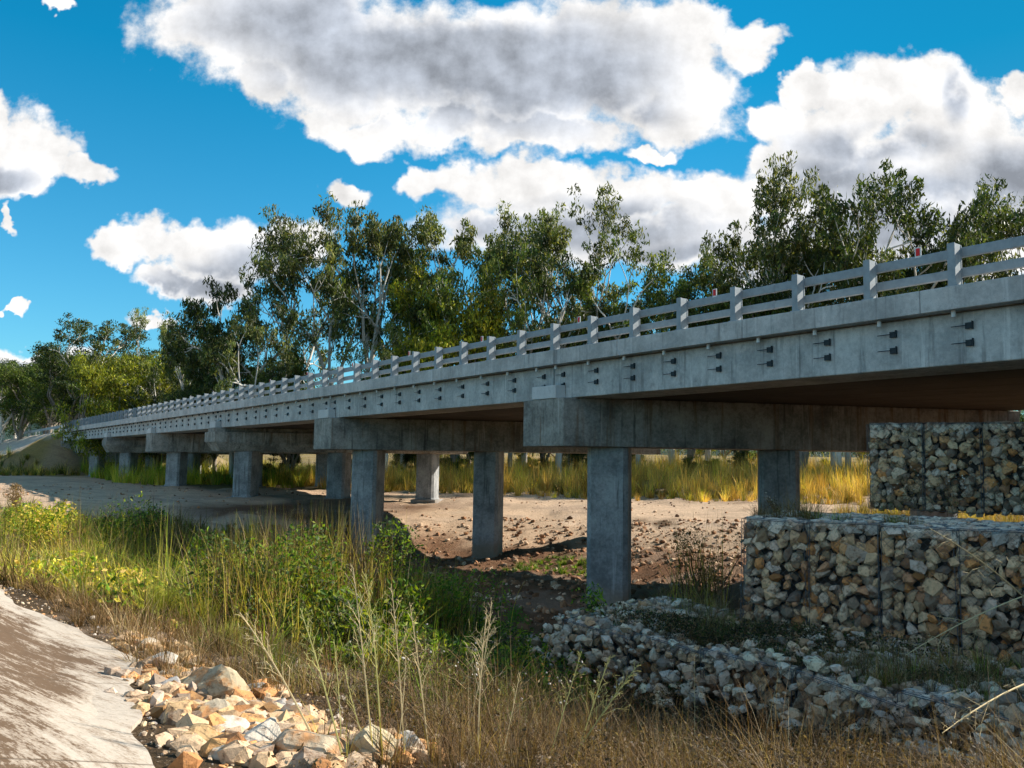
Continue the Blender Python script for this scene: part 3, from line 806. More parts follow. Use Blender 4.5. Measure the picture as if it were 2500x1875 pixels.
RUB_HERE = 1
def scatter_poly(poly, n, r=rng):
    """random points of the ground inside a polygon given in pixels of the photograph's ground"""
    G = np.array([ground(*p)[:2] for p in poly]); lo = G.min(0); hi = G.max(0); out = np.zeros((0, 2))
    while len(out) < n:
        q = r.uniform(lo, hi, (n * 2, 2)); ins = np.zeros(len(q), bool); j = len(G) - 1
        for i in range(len(G)):
            c = ((G[i, 1] > q[:, 1]) != (G[j, 1] > q[:, 1])) & (q[:, 0] < (G[j, 0] - G[i, 0]) * (q[:, 1] - G[i, 1]) / (G[j, 1] - G[i, 1] + 1e-12) + G[i, 0])
            ins ^= c; j = i
        out = np.r_[out, q[ins]]
    return out[:n]
def scatter_world(poly, n, r=rng):
    G = np.array(poly, float); lo = G.min(0); hi = G.max(0); out = np.zeros((0, 2))
    while len(out) < n:
        q = r.uniform(lo, hi, (n * 2, 2)); ins = np.zeros(len(q), bool); j = len(G) - 1
        for i in range(len(G)):
            c = ((G[i, 1] > q[:, 1]) != (G[j, 1] > q[:, 1])) & (q[:, 0] < (G[j, 0] - G[i, 0]) * (q[:, 1] - G[i, 1]) / (G[j, 1] - G[i, 1] + 1e-12) + G[i, 0])
            ins ^= c; j = i
        out = np.r_[out, q[ins]]
    return out[:n]

def rubble(name, pts, s0, s1, label, pal=STONE, sink=.3, pw=3, seed=5):
    r = np.random.default_rng(seed); n = len(pts); z = height(pts[:, 0], pts[:, 1])
    sz = s0 + (s1 - s0) * r.uniform(0, 1, n) ** pw
    V, F, C = rocks(np.c_[pts, z + sz * (.5 - sink)], sz, stone_cols(n, r, pal), ICO1, 8, r, flat=.8)
    tag(link(name, arrays(name, V, F, M['stone'], C)), label, kind='stuff')
r1 = np.random.default_rng(31)
BEDPAL = np.array([(.34, .24, .17), (.22, .13, .08), (.50, .42, .34), (.15, .09, .06), (.26, .15, .09), (.20, .12, .07)])
rubble('bed_stones', scatter_world([(-14, 34), (2, 18), (7, 20), (16, 30), (20, 44), (14, 52), (-2, 56), (-16, 48)], 7500, r1), .03, .22, 'stones and clods strewn over the creek bed', BEDPAL)
rubble('flat_stones', scatter_world([(-50, 44), (-12, 46), (14, 52), (30, 60), (10, 84), (-40, 90)], 1500, r1), .03, .16, 'small stones on the sandy flat', BEDPAL, seed=6)
rubble('slope_stones', scatter_world([(1, 12), (9, 5), (9, 3), (-2, 5), (-5, 11), (-9, 16), (-2, 24), (3, 20)], 2000, r1), .015, .09, 'pebbles and chips on the near slope', STONE * 1.1, seed=7)
rubble('ledge_stones', scatter_world([(1, 17), (5, 13), (8, 11), (12, 13), (7, 18), (4, 22), (2, 26), (-1, 22)], 2600, r1), .04, .2, 'loose pale stones heaped around the lowest gabions', STONE * 1.25, seed=8)
rubble('edge_gravel', np.array([np.array(APR[0]) + (np.array(APR[1]) - np.array(APR[0])) * t + np.array([.82, .57]) * (abs(o) + .95 * math.exp(-((t * 12.96 - 5.8) / 3.2) ** 2)) for t, o in zip(r1.uniform(-.2, 1.15, 900), r1.normal(.1, .28, 900))]), .008, .04, 'gravel along the edge of the apron', BP * .8, seed=9)

_hp = []
for px, py, sz, pl, lb in BOULD:
    g = ground(px, py); _hp.append(g[:2] + r1.normal(0, .13, (46, 2)))
rubble('heap_rubble', np.concatenate(_hp), .02, .15, 'broken cream and rust rubble between the boulders', BP * [.80, .70, .60], seed=10, pw=1.6)
# ------------------------------------------------------------------ grass blades and leaves
LEDGE = []
def surf(x, y):
    z = height(x, y)
    for o, du, dv, L, D, zt in LEDGE:
        a = (x - o[0]) * du[0] + (y - o[1]) * du[1]; b = (x - o[0]) * dv[0] + (y - o[1]) * dv[1]
        z = np.where((a > 0) & (a < L) & (b > .1) & (b < D), np.maximum(z, zt), z)
    return z
for px, py, zt, ang, L, D in ((1384, 1512, -3.13, 49, 9.9, 3.0), (1815, 1266, -1.1, 34, 8.9, 3.2)):
    q = ray(px, py); o = q * (zt / q[2]); du = unit([math.cos(R_(ang)), -math.sin(R_(ang)), 0]); LEDGE.append((o, du, np.array([-du[1], du[0], 0]), L, D, zt))
o_, du_, dv_, L_, D_, zt_ = LEDGE[0]
def heap(name, n, a0, a1, b0, b1, s0, s1, seed, label, slope):
    r = np.random.default_rng(seed); a = r.uniform(a0, a1, n); b = r.uniform(b0, b1, n); sz = s0 + (s1 - s0) * r.uniform(0, 1, n) ** 1.5
    p = o_[None, :2] + a[:, None] * du_[:2] + b[:, None] * dv_[:2]; z = zt_ + .06 + slope * np.minimum(b, 0) + .12 * np.sin(a * 1.7) + r.uniform(-.05, .08, n)
    V, F, C = rocks(np.c_[p, z], sz, np.minimum(stone_cols(n, r) * .8 + np.array([.6, .50, .38]) * r.uniform(.15, .9, (n, 1)) * .6, .75), ICO1, 9, r, .8, (.42, .95))
    tag(link(name, arrays(name, V, F, M['stone'], C)), label, kind='stuff')
heap('spilled_stones', 520, -.5, 9.5, -.7, .0, .05, .19, 51, 'stones slumped out of the lowest gabions', 1.15)
heap('loose_stones', 650, -.6, 9.5, -.1, 2.6, .04, .17, 52, 'loose pale stones lying over the lowest gabions', 0)
def blades(P0, hgt, lean, width, cols, r, seg=3, curl=.5, az=None):
    """P0 (n,3) roots; hgt, width (n,), cols (n,3)"""
    n = len(P0); az = r.uniform(0, 2 * np.pi, n) if az is None else az; lz = r.uniform(0, 1, n) * lean
    d = np.stack([np.cos(az), np.sin(az)], 1); tw = az + r.uniform(-.9, .9, n) + np.pi / 2
    s = np.stack([np.cos(tw), np.sin(tw), np.zeros(n)], 1)
    V = []; 
    for k in range(seg + 1):
        t = k / seg
        off = lz * (t ** 1.0 * .4 + t * t * curl); up = t * (1 - .35 * lz * t)
        c = P0 + np.c_[d * (off * hgt)[:, None], up * hgt]
        wd = width * (1 - t * .92) * .5
        V.append(c - s * wd[:, None]); V.append(c + s * wd[:, None])
    V = np.stack(V, 1)                                       # n, 2(seg+1), 3
    k2 = 2 * (seg + 1); b0 = np.arange(n) * k2
    F = np.concatenate([np.stack([b0 + 2 * k, b0 + 2 * k + 1, b0 + 2 * k + 3, b0 + 2 * k + 2], 1) for k in range(seg)])
    return V.reshape(-1, 3), F, np.repeat(cols, k2, axis=0)

def leaves(P0, size, cols, r, aspect=.4, droop=.0):
    """single folded leaf quads, freely turned, or hanging when droop is 1"""
    n = len(P0); a = r.normal(size=(n, 3)); a[:, 2] = a[:, 2] * (1 - droop) - droop * 1.6
    a /= np.linalg.norm(a, axis=1)[:, None]
    b = np.cross(a, r.normal(size=(n, 3))); b /= np.linalg.norm(b, axis=1)[:, None] + 1e-9
    L = (size * .5)[:, None]; W = L * aspect
    c = np.cross(a, b) * W * .35
    V = np.stack([P0 - a * L, P0 - b * W + c, P0 + a * L, P0 + b * W + c], 1).reshape(-1, 3)
    b0 = np.arange(n) * 4
    return V, np.stack([b0, b0 + 1, b0 + 2, b0 + 3], 1), np.repeat(cols, 4, axis=0)

def pal(cols, n, r, var=.25):
    cols = np.array(cols); return cols[r.integers(0, len(cols), n)] * r.uniform(1 - var, 1 + var, (n, 1))

G_DRY = [(.33, .19, .08), (.42, .28, .13), (.24, .13, .055), (.13, .075, .035), (.52, .40, .24), (.08, .05, .025), (.06, .04, .02)]
G_GREEN = [(.15, .26, .02), (.23, .33, .025), (.08, .16, .015), (.32, .36, .03)]
G_YEL = [(.60, .50, .05), (.70, .56, .08), (.42, .42, .04), (.66, .44, .12)]
G_GOLD = [(.66, .38, .09), (.72, .46, .14), (.54, .28, .06), (.52, .36, .08)]
G_DARK = [(.04, .08, .015), (.06, .10, .02), (.08, .09, .03)]

def grass(name, pts, h0, h1, wid, cols, label, seed, lean=1.0, clump=0, zoff=0, mat='straw', mask=None):
    r = np.random.default_rng(seed)
    az = None; nc = len(pts); tall = 1.0; tone = 1.0
    if clump:                                      # tussocks: blades fan out of shared roots
        m_ = clump * 3; nc = max(1, nc // 3); pts = pts[:nc]; tall = np.repeat(r.uniform(.45, 1.35, nc), m_); tone = np.repeat(r.uniform(.45, 1.5, nc), m_)[:, None]
        off = r.normal(0, .07 * h1, (nc * m_, 2)); pts = np.repeat(pts, m_, axis=0) + off; az = np.arctan2(off[:, 1], off[:, 0]) + r.normal(0, .5, len(off))
    n = len(pts); z = surf(pts[:, 0], pts[:, 1]) - .03
    h = h0 + (h1 - h0) * r.uniform(0, 1, n) ** 1.4
    h *= np.clip(1 + vnoise(pts[:, 0], pts[:, 1], .9, seed) * 1.1, .35, 1.6) * tall
    if clump:                                      # each tussock keeps to one colour, give or take
        base_ = np.array(cols)[r.integers(0, len(cols), nc)]; cc = np.repeat(base_, m_, axis=0) * .65 + pal(cols, n, r) * .35; cc = cc * tone
    else: cc = pal(cols, n, r)
    cc = cc * np.clip(1 + vnoise(pts[:, 0], pts[:, 1], .6, seed + 3)[:, None] * .7, .5, 1.5)
    V, F, C = blades(np.c_[pts, z], h, lean, np.full(n, wid) * r.uniform(.6, 1.3, n), cc, r, az=az)
    me = arrays(name, V, F, M[mat], C)
    return tag(link(name, me), label, kind='stuff')

def undergrowth(name, pts, hmax, size, cols, label, seed, per=6, droop=.2):
    """low leafy cover whose height swells and sinks in mounds"""
    r = np.random.default_rng(seed)
    hm = hmax * np.clip(.35 + vnoise(pts[:, 0], pts[:, 1], .45, seed) * 1.1 + vnoise(pts[:, 0], pts[:, 1], 1.4, seed + 1) * .6, .05, 1.1)
    keep = hm > .1 * hmax; pts = pts[keep]; hm = hm[keep]
    pts = np.repeat(pts, per, axis=0) + r.normal(0, .12, (len(pts) * per, 2)); hm = np.repeat(hm, per)
    z = surf(pts[:, 0], pts[:, 1]) + hm * r.uniform(0, 1, len(pts)) ** .6
    cc = pal(cols, len(pts), r) * np.clip(1 + vnoise(pts[:, 0], pts[:, 1], .5, seed + 2)[:, None] * .8, .5, 1.6)
    V, F, C = leaves(np.c_[pts, z], size * r.uniform(.6, 1.5, len(pts)), cc, r, .42, droop)
    return tag(link(name, arrays(name, V, F, M['weed'], C)), label, kind='stuff')

rv = np.random.default_rng(77)
LEFT = [(-1.5, 12), (-4, 12), (-9.6, 16), (-18, 20), (-40, 26), (-48, 43), (-30, 43.5), (-14, 42), (-9, 35), (-3, 25), (0, 17)]
nearleft = [(-4.5, 12), (-9.8, 15.6), (-16, 18), (-26, 24), (-14, 30), (-6, 22), (-1, 15)]
undergrowth('undergrowth', scatter_world(LEFT, 9000, rv), 1.0, .13, G_GREEN + G_YEL, 'leafy green and yellowish weeds over the left bank', 12, 7)
grass('bank_grass', scatter_world(LEFT, 5200, rv), .5, 1.5, .022, G_YEL + G_GREEN + G_DRY, 'tall yellow green grass over the left bank', 13, 1.0, 8)
grass('brown_grass', scatter_world(nearleft, 3500, rv), .2, .7, .014, G_DRY + G_DRY + [(.30, .17, .08)], 'brown trampled grass above the apron', 14, 1.4, 8)
grass('edge_brown_grass', scatter_world([(-2.6, 7.4), (-4.6, 10), (-6.6, 12.6), (-9, 15.6), (-12, 18), (-9, 18), (-5, 14), (-2, 9)], 1300, rv), .12, .5, .009, G_DRY + [(.34, .2, .09)] * 3, 'dry brown grass fringing the apron', 44, 1.5, 8)
grass('channel_grass', scatter_world([(-44, 42), (-12, 41), (-9, 44), (-14, 46), (-24, 45.5), (-50, 46)], 1500, rv), .3, 1.0, .04, G_DARK + G_GREEN + G_DRY, 'dark tussocks along the cut of the channel', 15, 1.0, 8)
undergrowth('creek_weeds', scatter_world([(-2, 12), (-7, 18), (-10, 26), (-6, 30), (-1, 25), (2, 18), (1, 13)], 5200, rv), 1.0, .11, G_DARK + G_GREEN, 'dark green weeds in the hollow below the rubble', 16, 8)
grass('hollow_grass', scatter_world([(-2.5, 9), (-7, 16), (-9, 22), (-3, 21), (2, 15), (3, 11), (1, 8)], 2400, rv), .2, .75, .014, G_DRY + G_DARK + G_GREEN + G_DRY, 'mixed dry and green grass in the hollow', 17, 1.3, 9)
NEARD = [(-.8, 4.2), (-.5, 8), (1.5, 10.5), (4, 11), (7.5, 8), (7, 3.2), (2, 2.6), (0, 3.2)]
grass('dry_grass', scatter_world(NEARD, 1900, rv), .12, .5, .0055, G_DRY + [(.16, .09, .045), (.09, .055, .03)] * 2, 'brown dry grass along the bottom of the view', 18, 1.6, 13)
grass('straw_tangle', scatter_world([(2.3, 6), (2.3, 9.5), (4.5, 10), (7.5, 7), (7, 4), (3, 4)], 900, rv), .3, .75, .007, G_DRY + [(.5, .38, .2)], 'tangled straw in the lower right corner', 19, 1.9, 12)
grass('ledge_grass', scatter_world([(1.2, 17), (4, 13.2), (6.5, 11), (9, 12), (7, 16.2), (3, 20)], 1500, rv), .2, .6, .009, G_DRY + G_DRY + G_GREEN, 'thin dry grass on the ledge between the gabions', 20, 1.4, 9)
GOLD = [(-16, 76), (14, 72), (26, 66), (44, 72), (50, 104), (-22, 110), (-26, 90)]
grass('golden_grass', scatter_world(GOLD, 9000, rv), 1.0, 2.3, .055, G_GOLD + G_GOLD + G_YEL, 'tall golden grass on the far bank', 21, .7, 6)
grass('golden_front', scatter_world([(-14, 73), (12, 69.5), (24, 63), (34, 66), (26, 70), (12, 75), (-16, 80)], 1100, rv), .6, 1.6, .05, G_DARK + G_YEL + G_GOLD * 2, 'greener grass along the foot of the far bank', 22, .8, 8)
grass('far_green', scatter_world([(-38, 84), (-18, 79), (-18, 104), (-48, 122), (-60, 118)], 3200, rv), .8, 2.2, .07, G_YEL + G_GREEN, 'yellow green grass beyond the far piers', 23, .8, 7)
grass('near_bank_gold', scatter_world([(15, 34), (22, 30), (34, 34), (40, 52), (22, 56), (17, 46)], 3500, rv), .5, 1.4, .035, G_GOLD + G_YEL + G_DRY, 'golden green grass behind the stepped gabions', 24, .8, 8)
grass('embankment_grass', scatter_world([(-62, 104), (-56, 112), (-64, 116), (-92, 124), (-120, 120), (-90, 92)], 3600, rv), .5, 1.6, .07, G_GOLD + G_DARK * 3 + G_YEL, 'rough grass below the far abutment', 25, .9, 8)
grass('bed_grass', np.r_[scatter_world([(-1, 41), (4, 38), (6.5, 43), (2, 46)], 300, rv), scatter_world([(-13, 57), (-9, 54), (-6, 56.5), (-10, 60)], 120, rv), scatter_world([(-7, 70), (-3, 66), (0, 69), (-4, 73)], 100, rv)], .1, .4, .04, G_DARK + G_GREEN, 'green patches on the creek bed', 26, 1.4, 10)

BROWN = [(.17, .10, .05), (.11, .07, .035), (.28, .18, .10), (.06, .05, .025), (.36, .25, .15)]
grass('thatch', scatter_world([(-1.2, 4.4), (-1.5, 9), (1.5, 12), (4.5, 10.4), (7.4, 8), (7, 3.2), (2, 2.8)], 1500, rv), .05, .3, .008, [(.09, .05, .025), (.14, .08, .04), (.22, .13, .07), (.05, .03, .015)], 'flattened dark thatch under the straw', 46, 2.4, 10)
undergrowth('dead_weeds', scatter_world([(-1.2, 5), (-2, 9), (0, 12.5), (2.2, 13.6), (4.3, 11.2), (6.5, 9), (7, 4), (2, 3.6)], 5200, rv), .55, .03, [tuple(x * .6 for x in c) for c in BROWN], 'brown dead weeds crowding the lower right', 31, 11)
undergrowth('gabion_weeds', scatter_world([(1.6, 16.2), (4.6, 15.6), (9, 12.6), (9.4, 11.2), (5.5, 12.6), (2.2, 14.2)], 3600, rv), 1.0, .05, BROWN + G_DARK + [(.04, .035, .02)] * 4, 'dark dead weeds along the foot of the middle gabions', 32, 9)
undergrowth('low_gabion_weeds', scatter_world([(.2, 17), (1.3, 16.8), (6.9, 10.2), (6.2, 9.2), (3.2, 11.6), (0, 15.4)], 3200, rv), 1.0, .05, BROWN + [(.04, .03, .02)] * 5, 'dark dead weeds along the foot of the lowest gabions', 34, 9)
grass('ledge_straw', scatter_world([(2.0, 15.6), (3.4, 15.6), (8.4, 11.6), (7.4, 10.2)], 800, rv), .12, .4, .008, G_DRY, 'dry straw and weeds over the lowest gabions', 35, 1.6, 8)
grass('front_straw', scatter_world([(-.8, 5), (-1, 9), (2, 12), (4.5, 10), (7, 8), (7, 4), (2, 3.4)], 1500, rv), .3, .85, .006, G_DRY + [(.2, .12, .06), (.12, .07, .035), (.07, .045, .025)] * 2, 'long straw standing in the lower right', 33, 1.2, 8)
# ------------------------------------------------------------------ shrubs, tufts and weeds that stand by themselves
def shrub(px, py, hpx, wpx, n, cols, size, label, seed, name='shrub', cat='shrub', droop=.1, blade=0, group=None, Z=None, stemcol=(.12, .09, .05)):
    g = ground(px, py) if Z is None else np.array([ray(px, py)[0] * Z, Z, hz(ray(px, py)[0] * Z, Z)])
    r = np.random.default_rng(seed); H = hpx * g[1] / FPX; Rr = wpx * g[1] / FPX / 2
    root = empty(name, g)
    nc = 9 + int(r.integers(0, 5)); cc = np.c_[r.normal(0, .42, (nc, 2)) * Rr, r.uniform(.25, .85, nc) * H]
    cr = r.uniform(.28, .5, nc) * min(Rr, H)
    V = []; F = []; C = []
    vb = 0
    k = r.integers(0, nc, n); u = r.normal(size=(n, 3)); u /= np.linalg.norm(u, axis=1)[:, None]
    P0 = cc[k] + u * (cr[k] * r.uniform(.5, 1.05, n))[:, None]; P0[:, 2] = np.maximum(P0[:, 2], .02)
    v, f, c = leaves(P0, size * r.uniform(.6, 1.4, n), pal(cols, n, r), r, .42, droop)
    link('foliage', arrays('foliage', v, f, M['weed'], c), root)
    mb = MB()
    for i in range(nc):
        e = Vector(cc[i]); mb.tube([(0, 0, -.05), e * .5 + Vector(r.normal(0, .05, 3)) * H, e], [.012 * H + .004, .008 * H + .003, .003], 4, False)
    me = mb.build('stem', M['twig'], root)
    if blade:
        P1 = np.c_[r.normal(0, Rr * .35, (blade, 2)), np.zeros(blade)]
        v, f, c = blades(P1, H * r.uniform(.7, 1.25, blade), .75, np.full(blade, .012 * max(1, g[1] / 12)), pal(G_YEL + G_DRY, blade, r), r)
        link('blades', arrays('blades', v, f, M['straw'], c), root)
    return tag(root, label, cat, group)
M['twig'] = mat_plain('twig', (.17, .11, .065), .9)
M['seed'] = mat_plain('pale_seed_head', (.62, .56, .48), .9)

shrub(760, 1560, 270, 500, 6500, G_GREEN + G_DARK + [(.16, .26, .03)], .10, 'big leafy green shrub left of the second pier column, straw stems above', 600, blade=1300)
shrub(590, 1560, 260, 330, 4200, G_GREEN + G_DARK * 2, .09, 'dark green shrub below and left of the big leafy one', 601, blade=500)
shrub(1030, 1570, 170, 350, 4200, G_GREEN + [(.12, .24, .03)], .10, 'low bright green shrub to the right in front of the second pier', 602, blade=1100)
shrub(880, 1620, 200, 280, 2600, G_DARK + G_GREEN, .12, 'shady green shrub between the straw stalks', 603, blade=90)
shrub(1720, 1490, 210, 190, 2600, G_DARK + [(.16, .15, .04), (.2, .14, .05)], .07, 'brownish green bush hugging the left end of the middle gabions', 604, blade=160)
shrub(1265, 1525, 60, 70, 420, [(.09, .2, .03)], .08, 'small vivid green weed left of the lowest gabions', 605)
shrub(2010, 1590, 85, 90, 700, [(.04, .15, .09), (.06, .2, .12)], .05, 'blue green weed at the foot of the middle gabions', 606)
shrub(2170, 1640, 60, 120, 700, [(.10, .22, .14), (.06, .16, .09)], .05, 'pale blue green weed on the ledge', 607)
shrub(2360, 1640, 80, 130, 600, G_DARK + G_GREEN, .05, 'dull green weed on the ledge near the right edge', 608)
shrub(120, 1350, 110, 230, 2400, G_GREEN + G_YEL, .16, 'yellowish leafy bush on the left bank above the brown grass', 609, blade=60)
shrub(330, 1330, 110, 220, 2200, G_DARK + G_GREEN, .15, 'dark bush on the left bank beside the yellowish one', 610, blade=90)
shrub(30, 1250, 70, 60, 900, [(.2, .12, .05), (.28, .18, .08)], .1, 'reddish brown bush at the left edge by the sand', 611)
def tuft(px, py, hpx, wpx, n, cols, label, seed, wid=.012, group='tufts on the left bank'):
    g = ground(px, py); r = np.random.default_rng(seed); H = hpx * g[1] / FPX; Rr = wpx * g[1] / FPX / 2
    v, f, c = blades(np.c_[r.normal(0, Rr * .4, (n, 2)), np.zeros(n) - .03], H * r.uniform(.6, 1.1, n), .55, np.full(n, wid), pal(cols, n, r), r)
    tag(link('grass_tuft', arrays('grass_tuft', v, f, M['straw'], c), None, g), label, 'grass tuft', group)
tuft(385, 1530, 120, 100, 420, [(.50, .46, .08), (.40, .42, .06)], 'bright yellow upright tuft left of its twin', 620, .022)
tuft(480, 1545, 125, 90, 420, [(.50, .47, .10), (.42, .40, .07)], 'bright yellow tuft right of its twin', 621, .022)
tuft(560, 1580, 90, 90, 260, [(.46, .44, .10)], 'short yellow tuft beside the dark shrub', 622, .02)
tuft(640, 1400, 170, 120, 420, G_YEL + G_DRY, 'pale feathery tuft behind the big green shrub', 623, .025)
tuft(420, 1380, 150, 90, 300, G_DRY, 'straw coloured tuft rising against the shaded sand', 624, .025)
tuft(790, 1350, 140, 160, 500, G_DRY + G_DARK, 'brown leaning tuft at the foot of the second pier', 625, .025)

def stalk(px, py, tx, ty, label, seed, fluffy=1.0, green=0, thick=1.0, z=None, Zt=None):
    """a long seeding grass stem: base pixel, pixel of its tip"""
    g = ground(px, py, 1.5) if z is None else ray(px, py) * (z / ray(px, py)[2])
    tip = ray(tx, ty) * (g[1] * 1.02 if Zt is None else Zt) - g; r = np.random.default_rng(seed)
    L = np.linalg.norm(tip); root = empty('grass_stalk', g)
    base = Vector((r.normal(0, .01), r.normal(0, .01), -.03)); tp = Vector(tip); bend = Vector((r.normal(0, .03) * L, r.normal(0, .03) * L, .05 * L))
    pts = [base.lerp(tp, t) + bend * 4 * t * (1 - t) * .5 for t in np.linspace(0, 1, 9)]
    mb = MB(); mb.tube(pts, [(.0042 * (1 - .75 * t) + .0008) * thick for t in np.linspace(0, 1, 9)], 5)
    me = mb.build('stem', M['stalk_green'] if green else M['stalk'], root)
    mb = MB(); nb = int(15 * fluffy)
    for i in range(nb):
        t = .42 + .56 * (i + r.uniform(0, .6)) / nb; k = min(int(t * 8), 7); p = pts[k].lerp(pts[k + 1], t * 8 - k)
        ax = (pts[k + 1] - pts[k]).normalized(); side = Vector(r.normal(size=3)); side = (side - ax * side.dot(ax)).normalized()
        ln = L * .27 * (1.15 - t) * r.uniform(.7, 1.3) * (.6 + fluffy * .5)
        e = p + (ax * .75 + side * .65) * ln; mid = p.lerp(e, .5) + ax * ln * .10
        mb.tube([p, mid, e + Vector((0, 0, -.1 * ln))], [.0014 * thick, .001 * thick, .0007], 3, False)
        for q in range(4):
            a = p.lerp(e, .35 + .16 * q); s2 = Vector(r.normal(size=3)) * ln * .12 + ax * ln * .14
            mb.tube([a, a + s2], [.0006 * thick, .0009 * thick], 3, False)
    mb.build('panicle', M['stalk_green'] if green else M['stalk'], root)
    n = 12; v, f, c = blades(np.zeros((n, 3)) + [0, 0, -.03], L * r.uniform(.25, .5, n), .8, np.full(n, .007), pal(G_DRY + G_YEL, n, r), r)
    link('blades', arrays('blades', v, f, M['straw'], c), root)
    tag(root, label, 'grass stalk', 'tall seeding grass stalks in front')
M['stalk'] = mat_plain('straw_stalk', (.66, .52, .28), .7)
M['stalk_green'] = mat_plain('green_straw_stalk', (.54, .50, .18), .7)
ST = [(790, 1850, 585, 1495, 'brown plumed stalk leaning far left over the rubble', 1.2, 0, 1.3), (845, 1885, 733, 1485, 'pale green stalk leaning left with open plume', 1.2, 1, 1.1), (838, 1860, 815, 1560, 'short thin stalk between the two leaning left', .7, 1, .8),
      (912, 1885, 862, 1385, 'tallest straw stalk reaching up to the column foot', 1.3, 0, 1.2), (935, 1885, 893, 1400, 'tall greenish stalk right beside the tallest one', 1.2, 1, 1.1), (985, 1885, 955, 1425, 'slender stalk in front of the low bright green shrub', 1.1, 0, 1.0),
      (1050, 1885, 1000, 1470, 'straw stalk leaning left from the pale round boulder', 1.0, 0, 1.1), (962, 1885, 990, 1600, 'thin upright stalk behind the round pale boulder', .5, 0, .7), (905, 1870, 840, 1620, 'half height stalk with sparse plume', .8, 1, .8),
      (1130, 1800, 1200, 1470, 'dry plume beside the small vivid green weed', 1.6, 0, 1.2), (1170, 1885, 1188, 1500, 'upright dry stalk with dense bushy plume', 1.5, 0, 1.2), (1218, 1885, 1270, 1640, 'short dry stalk leaning right', .8, 0, .8),
      (1380, 1885, 1560, 1620, 'green stalk leaning strongly right across the lowest gabions', 1.3, 1, 1.1), (1400, 1885, 1490, 1600, 'green plumed stalk leaning right next to it', 1.2, 1, 1.1), (1330, 1885, 1420, 1590, 'greenish stalk before the corner of the lowest gabions', 1.0, 1, 1.0),
      (1695, 1885, 1695, 1600, 'single upright stalk before the lowest gabions', .4, 0, .8), (1840, 1885, 1900, 1650, 'thin straw stalk at the seam of two low gabions', .7, 0, .8), (2080, 1885, 2000, 1720, 'bent straw stalk leaning left low down', 1.0, 0, .9), (2240, 1885, 2300, 1700, 'dry stalk low in the right corner', .9, 0, .9)]
for i, (a, b, c, d, lab, fl, gn, th) in enumerate(ST): stalk(a, min(b, 1885), c, d, lab, 700 + i, fl, gn, th * 1.25)
stalk(2560, 1520, 2270, 1290, 'long straw cane hanging in from the right across the middle gabions', 730, .5, 0, 2.4, -1.9, 9.0)
stalk(2560, 1430, 2210, 1600, 'straw cane drooping from the right edge onto the ledge', 731, .8, 0, 2.2, -1.6, 10.5)
stalk(2560, 1640, 2300, 1790, 'low straw cane crossing the lower right corner', 732, .8, 0, 2.0, -2.0, 7.0)

def weed(px, py, hpx, label, seed, heads=26, z=None):
    g = ground(px, py) if z is None else ray(px, py) * (z / ray(px, py)[2]); r = np.random.default_rng(seed); H = hpx * g[1] / FPX
    root = empty('seeding_weed', g); mb = MB(); tips = []
    def go(p, d, L, rad, lv):
        q = p + d * L; mb.tube([p, p.lerp(q, .5) + Vector(r.normal(0, .05, 3)) * L, q], [rad, rad * .8, rad * .55], 4, False)
        if lv == 0: tips.append(q); return
        for _ in range(3 if lv > 1 else 2):
            nd = (d + Vector(r.normal(0, .5, 3))).normalized(); nd.z = abs(nd.z) * .8 + .15; go(q, nd.normalized(), L * r.uniform(.55, .8), rad * .6, lv - 1)
    for _ in range(5):
        d = Vector((r.normal(0, .45), r.normal(0, .45), 1)).normalized(); go(Vector((r.normal(0, .05), r.normal(0, .05), 0)), d, H * r.uniform(.25, .42), .0065, 3)
    mb.build('stem', M['twig'], root)
    tips = np.array([t[:] for t in tips]); k = r.permutation(len(tips))[:heads]
    V, F, C = rocks(tips[k], np.full(len(k), .017) * r.uniform(.6, 1.3, len(k)), np.full((len(k), 3), .6), ICO1, 6, r)
    link('seed_head', arrays('seed_head', V, F, M['seed'], C), root)
    n = 160; kk = r.integers(0, len(tips), n)
    v, f, c = leaves(tips[kk] * r.uniform(.25, 1, (n, 1)), np.full(n, .05), pal(G_DARK + G_DRY, n, r), r)
    link('foliage', arrays('foliage', v, f, M['weed'], c), root)
    tag(root, label, 'weed', 'white headed weeds before the gabions')
WD = [(1830, 1560, 190, 'white headed weed at the left corner of the middle gabions'), (1900, 1590, 200, 'bushy white headed weed under the first seam of the middle gabions'), (1985, 1600, 170, 'white headed weed left of the blue green weed'),
      (2080, 1620, 210, 'tallest white headed weed before the middle gabions'), (2150, 1610, 190, 'white headed weed right of the blue green weed'), (2220, 1630, 180, 'white headed weed before the dark seam'), (2300, 1640, 150, 'white headed weed thin and low toward the right'),
      (1760, 1530, 210, 'tall dry weed between the brownish bush and the gabions'), (1690, 1500, 200, 'dry weed sticking out above the brownish bush'), (1350, 1700, 170, 'dry weed below the corner of the lowest gabions'), (1500, 1720, 160, 'dry weed before the lowest gabions, left of the green stalks'),
      (1240, 1640, 150, 'grey dry weed left of the lowest gabions'), (2420, 1640, 170, 'dry weed by the right edge of the ledge')]
WD += [(1080, 1740, 220, 'dead brown weed behind the upright dry stalks'), (1190, 1800, 210, 'dead brown weed low between two dry stalks'), (1290, 1790, 220, 'tangled dead weed left of the green stalks'),
       (1410, 1800, 200, 'dead weed under the green stalks'), (1560, 1810, 190, 'dead weed right of the green stalks'), (1000, 1700, 180, 'dead weed above the round pale boulder'), (1640, 1770, 190, 'dead brown weed before the lowest gabions, left of the single upright stalk'),
       (1780, 1800, 170, 'dead brown weed right of the single upright stalk'), (1930, 1820, 170, 'dead brown weed by the bent straw stalk'), (940, 1660, 170, 'dead weed beside the shady green shrub')]
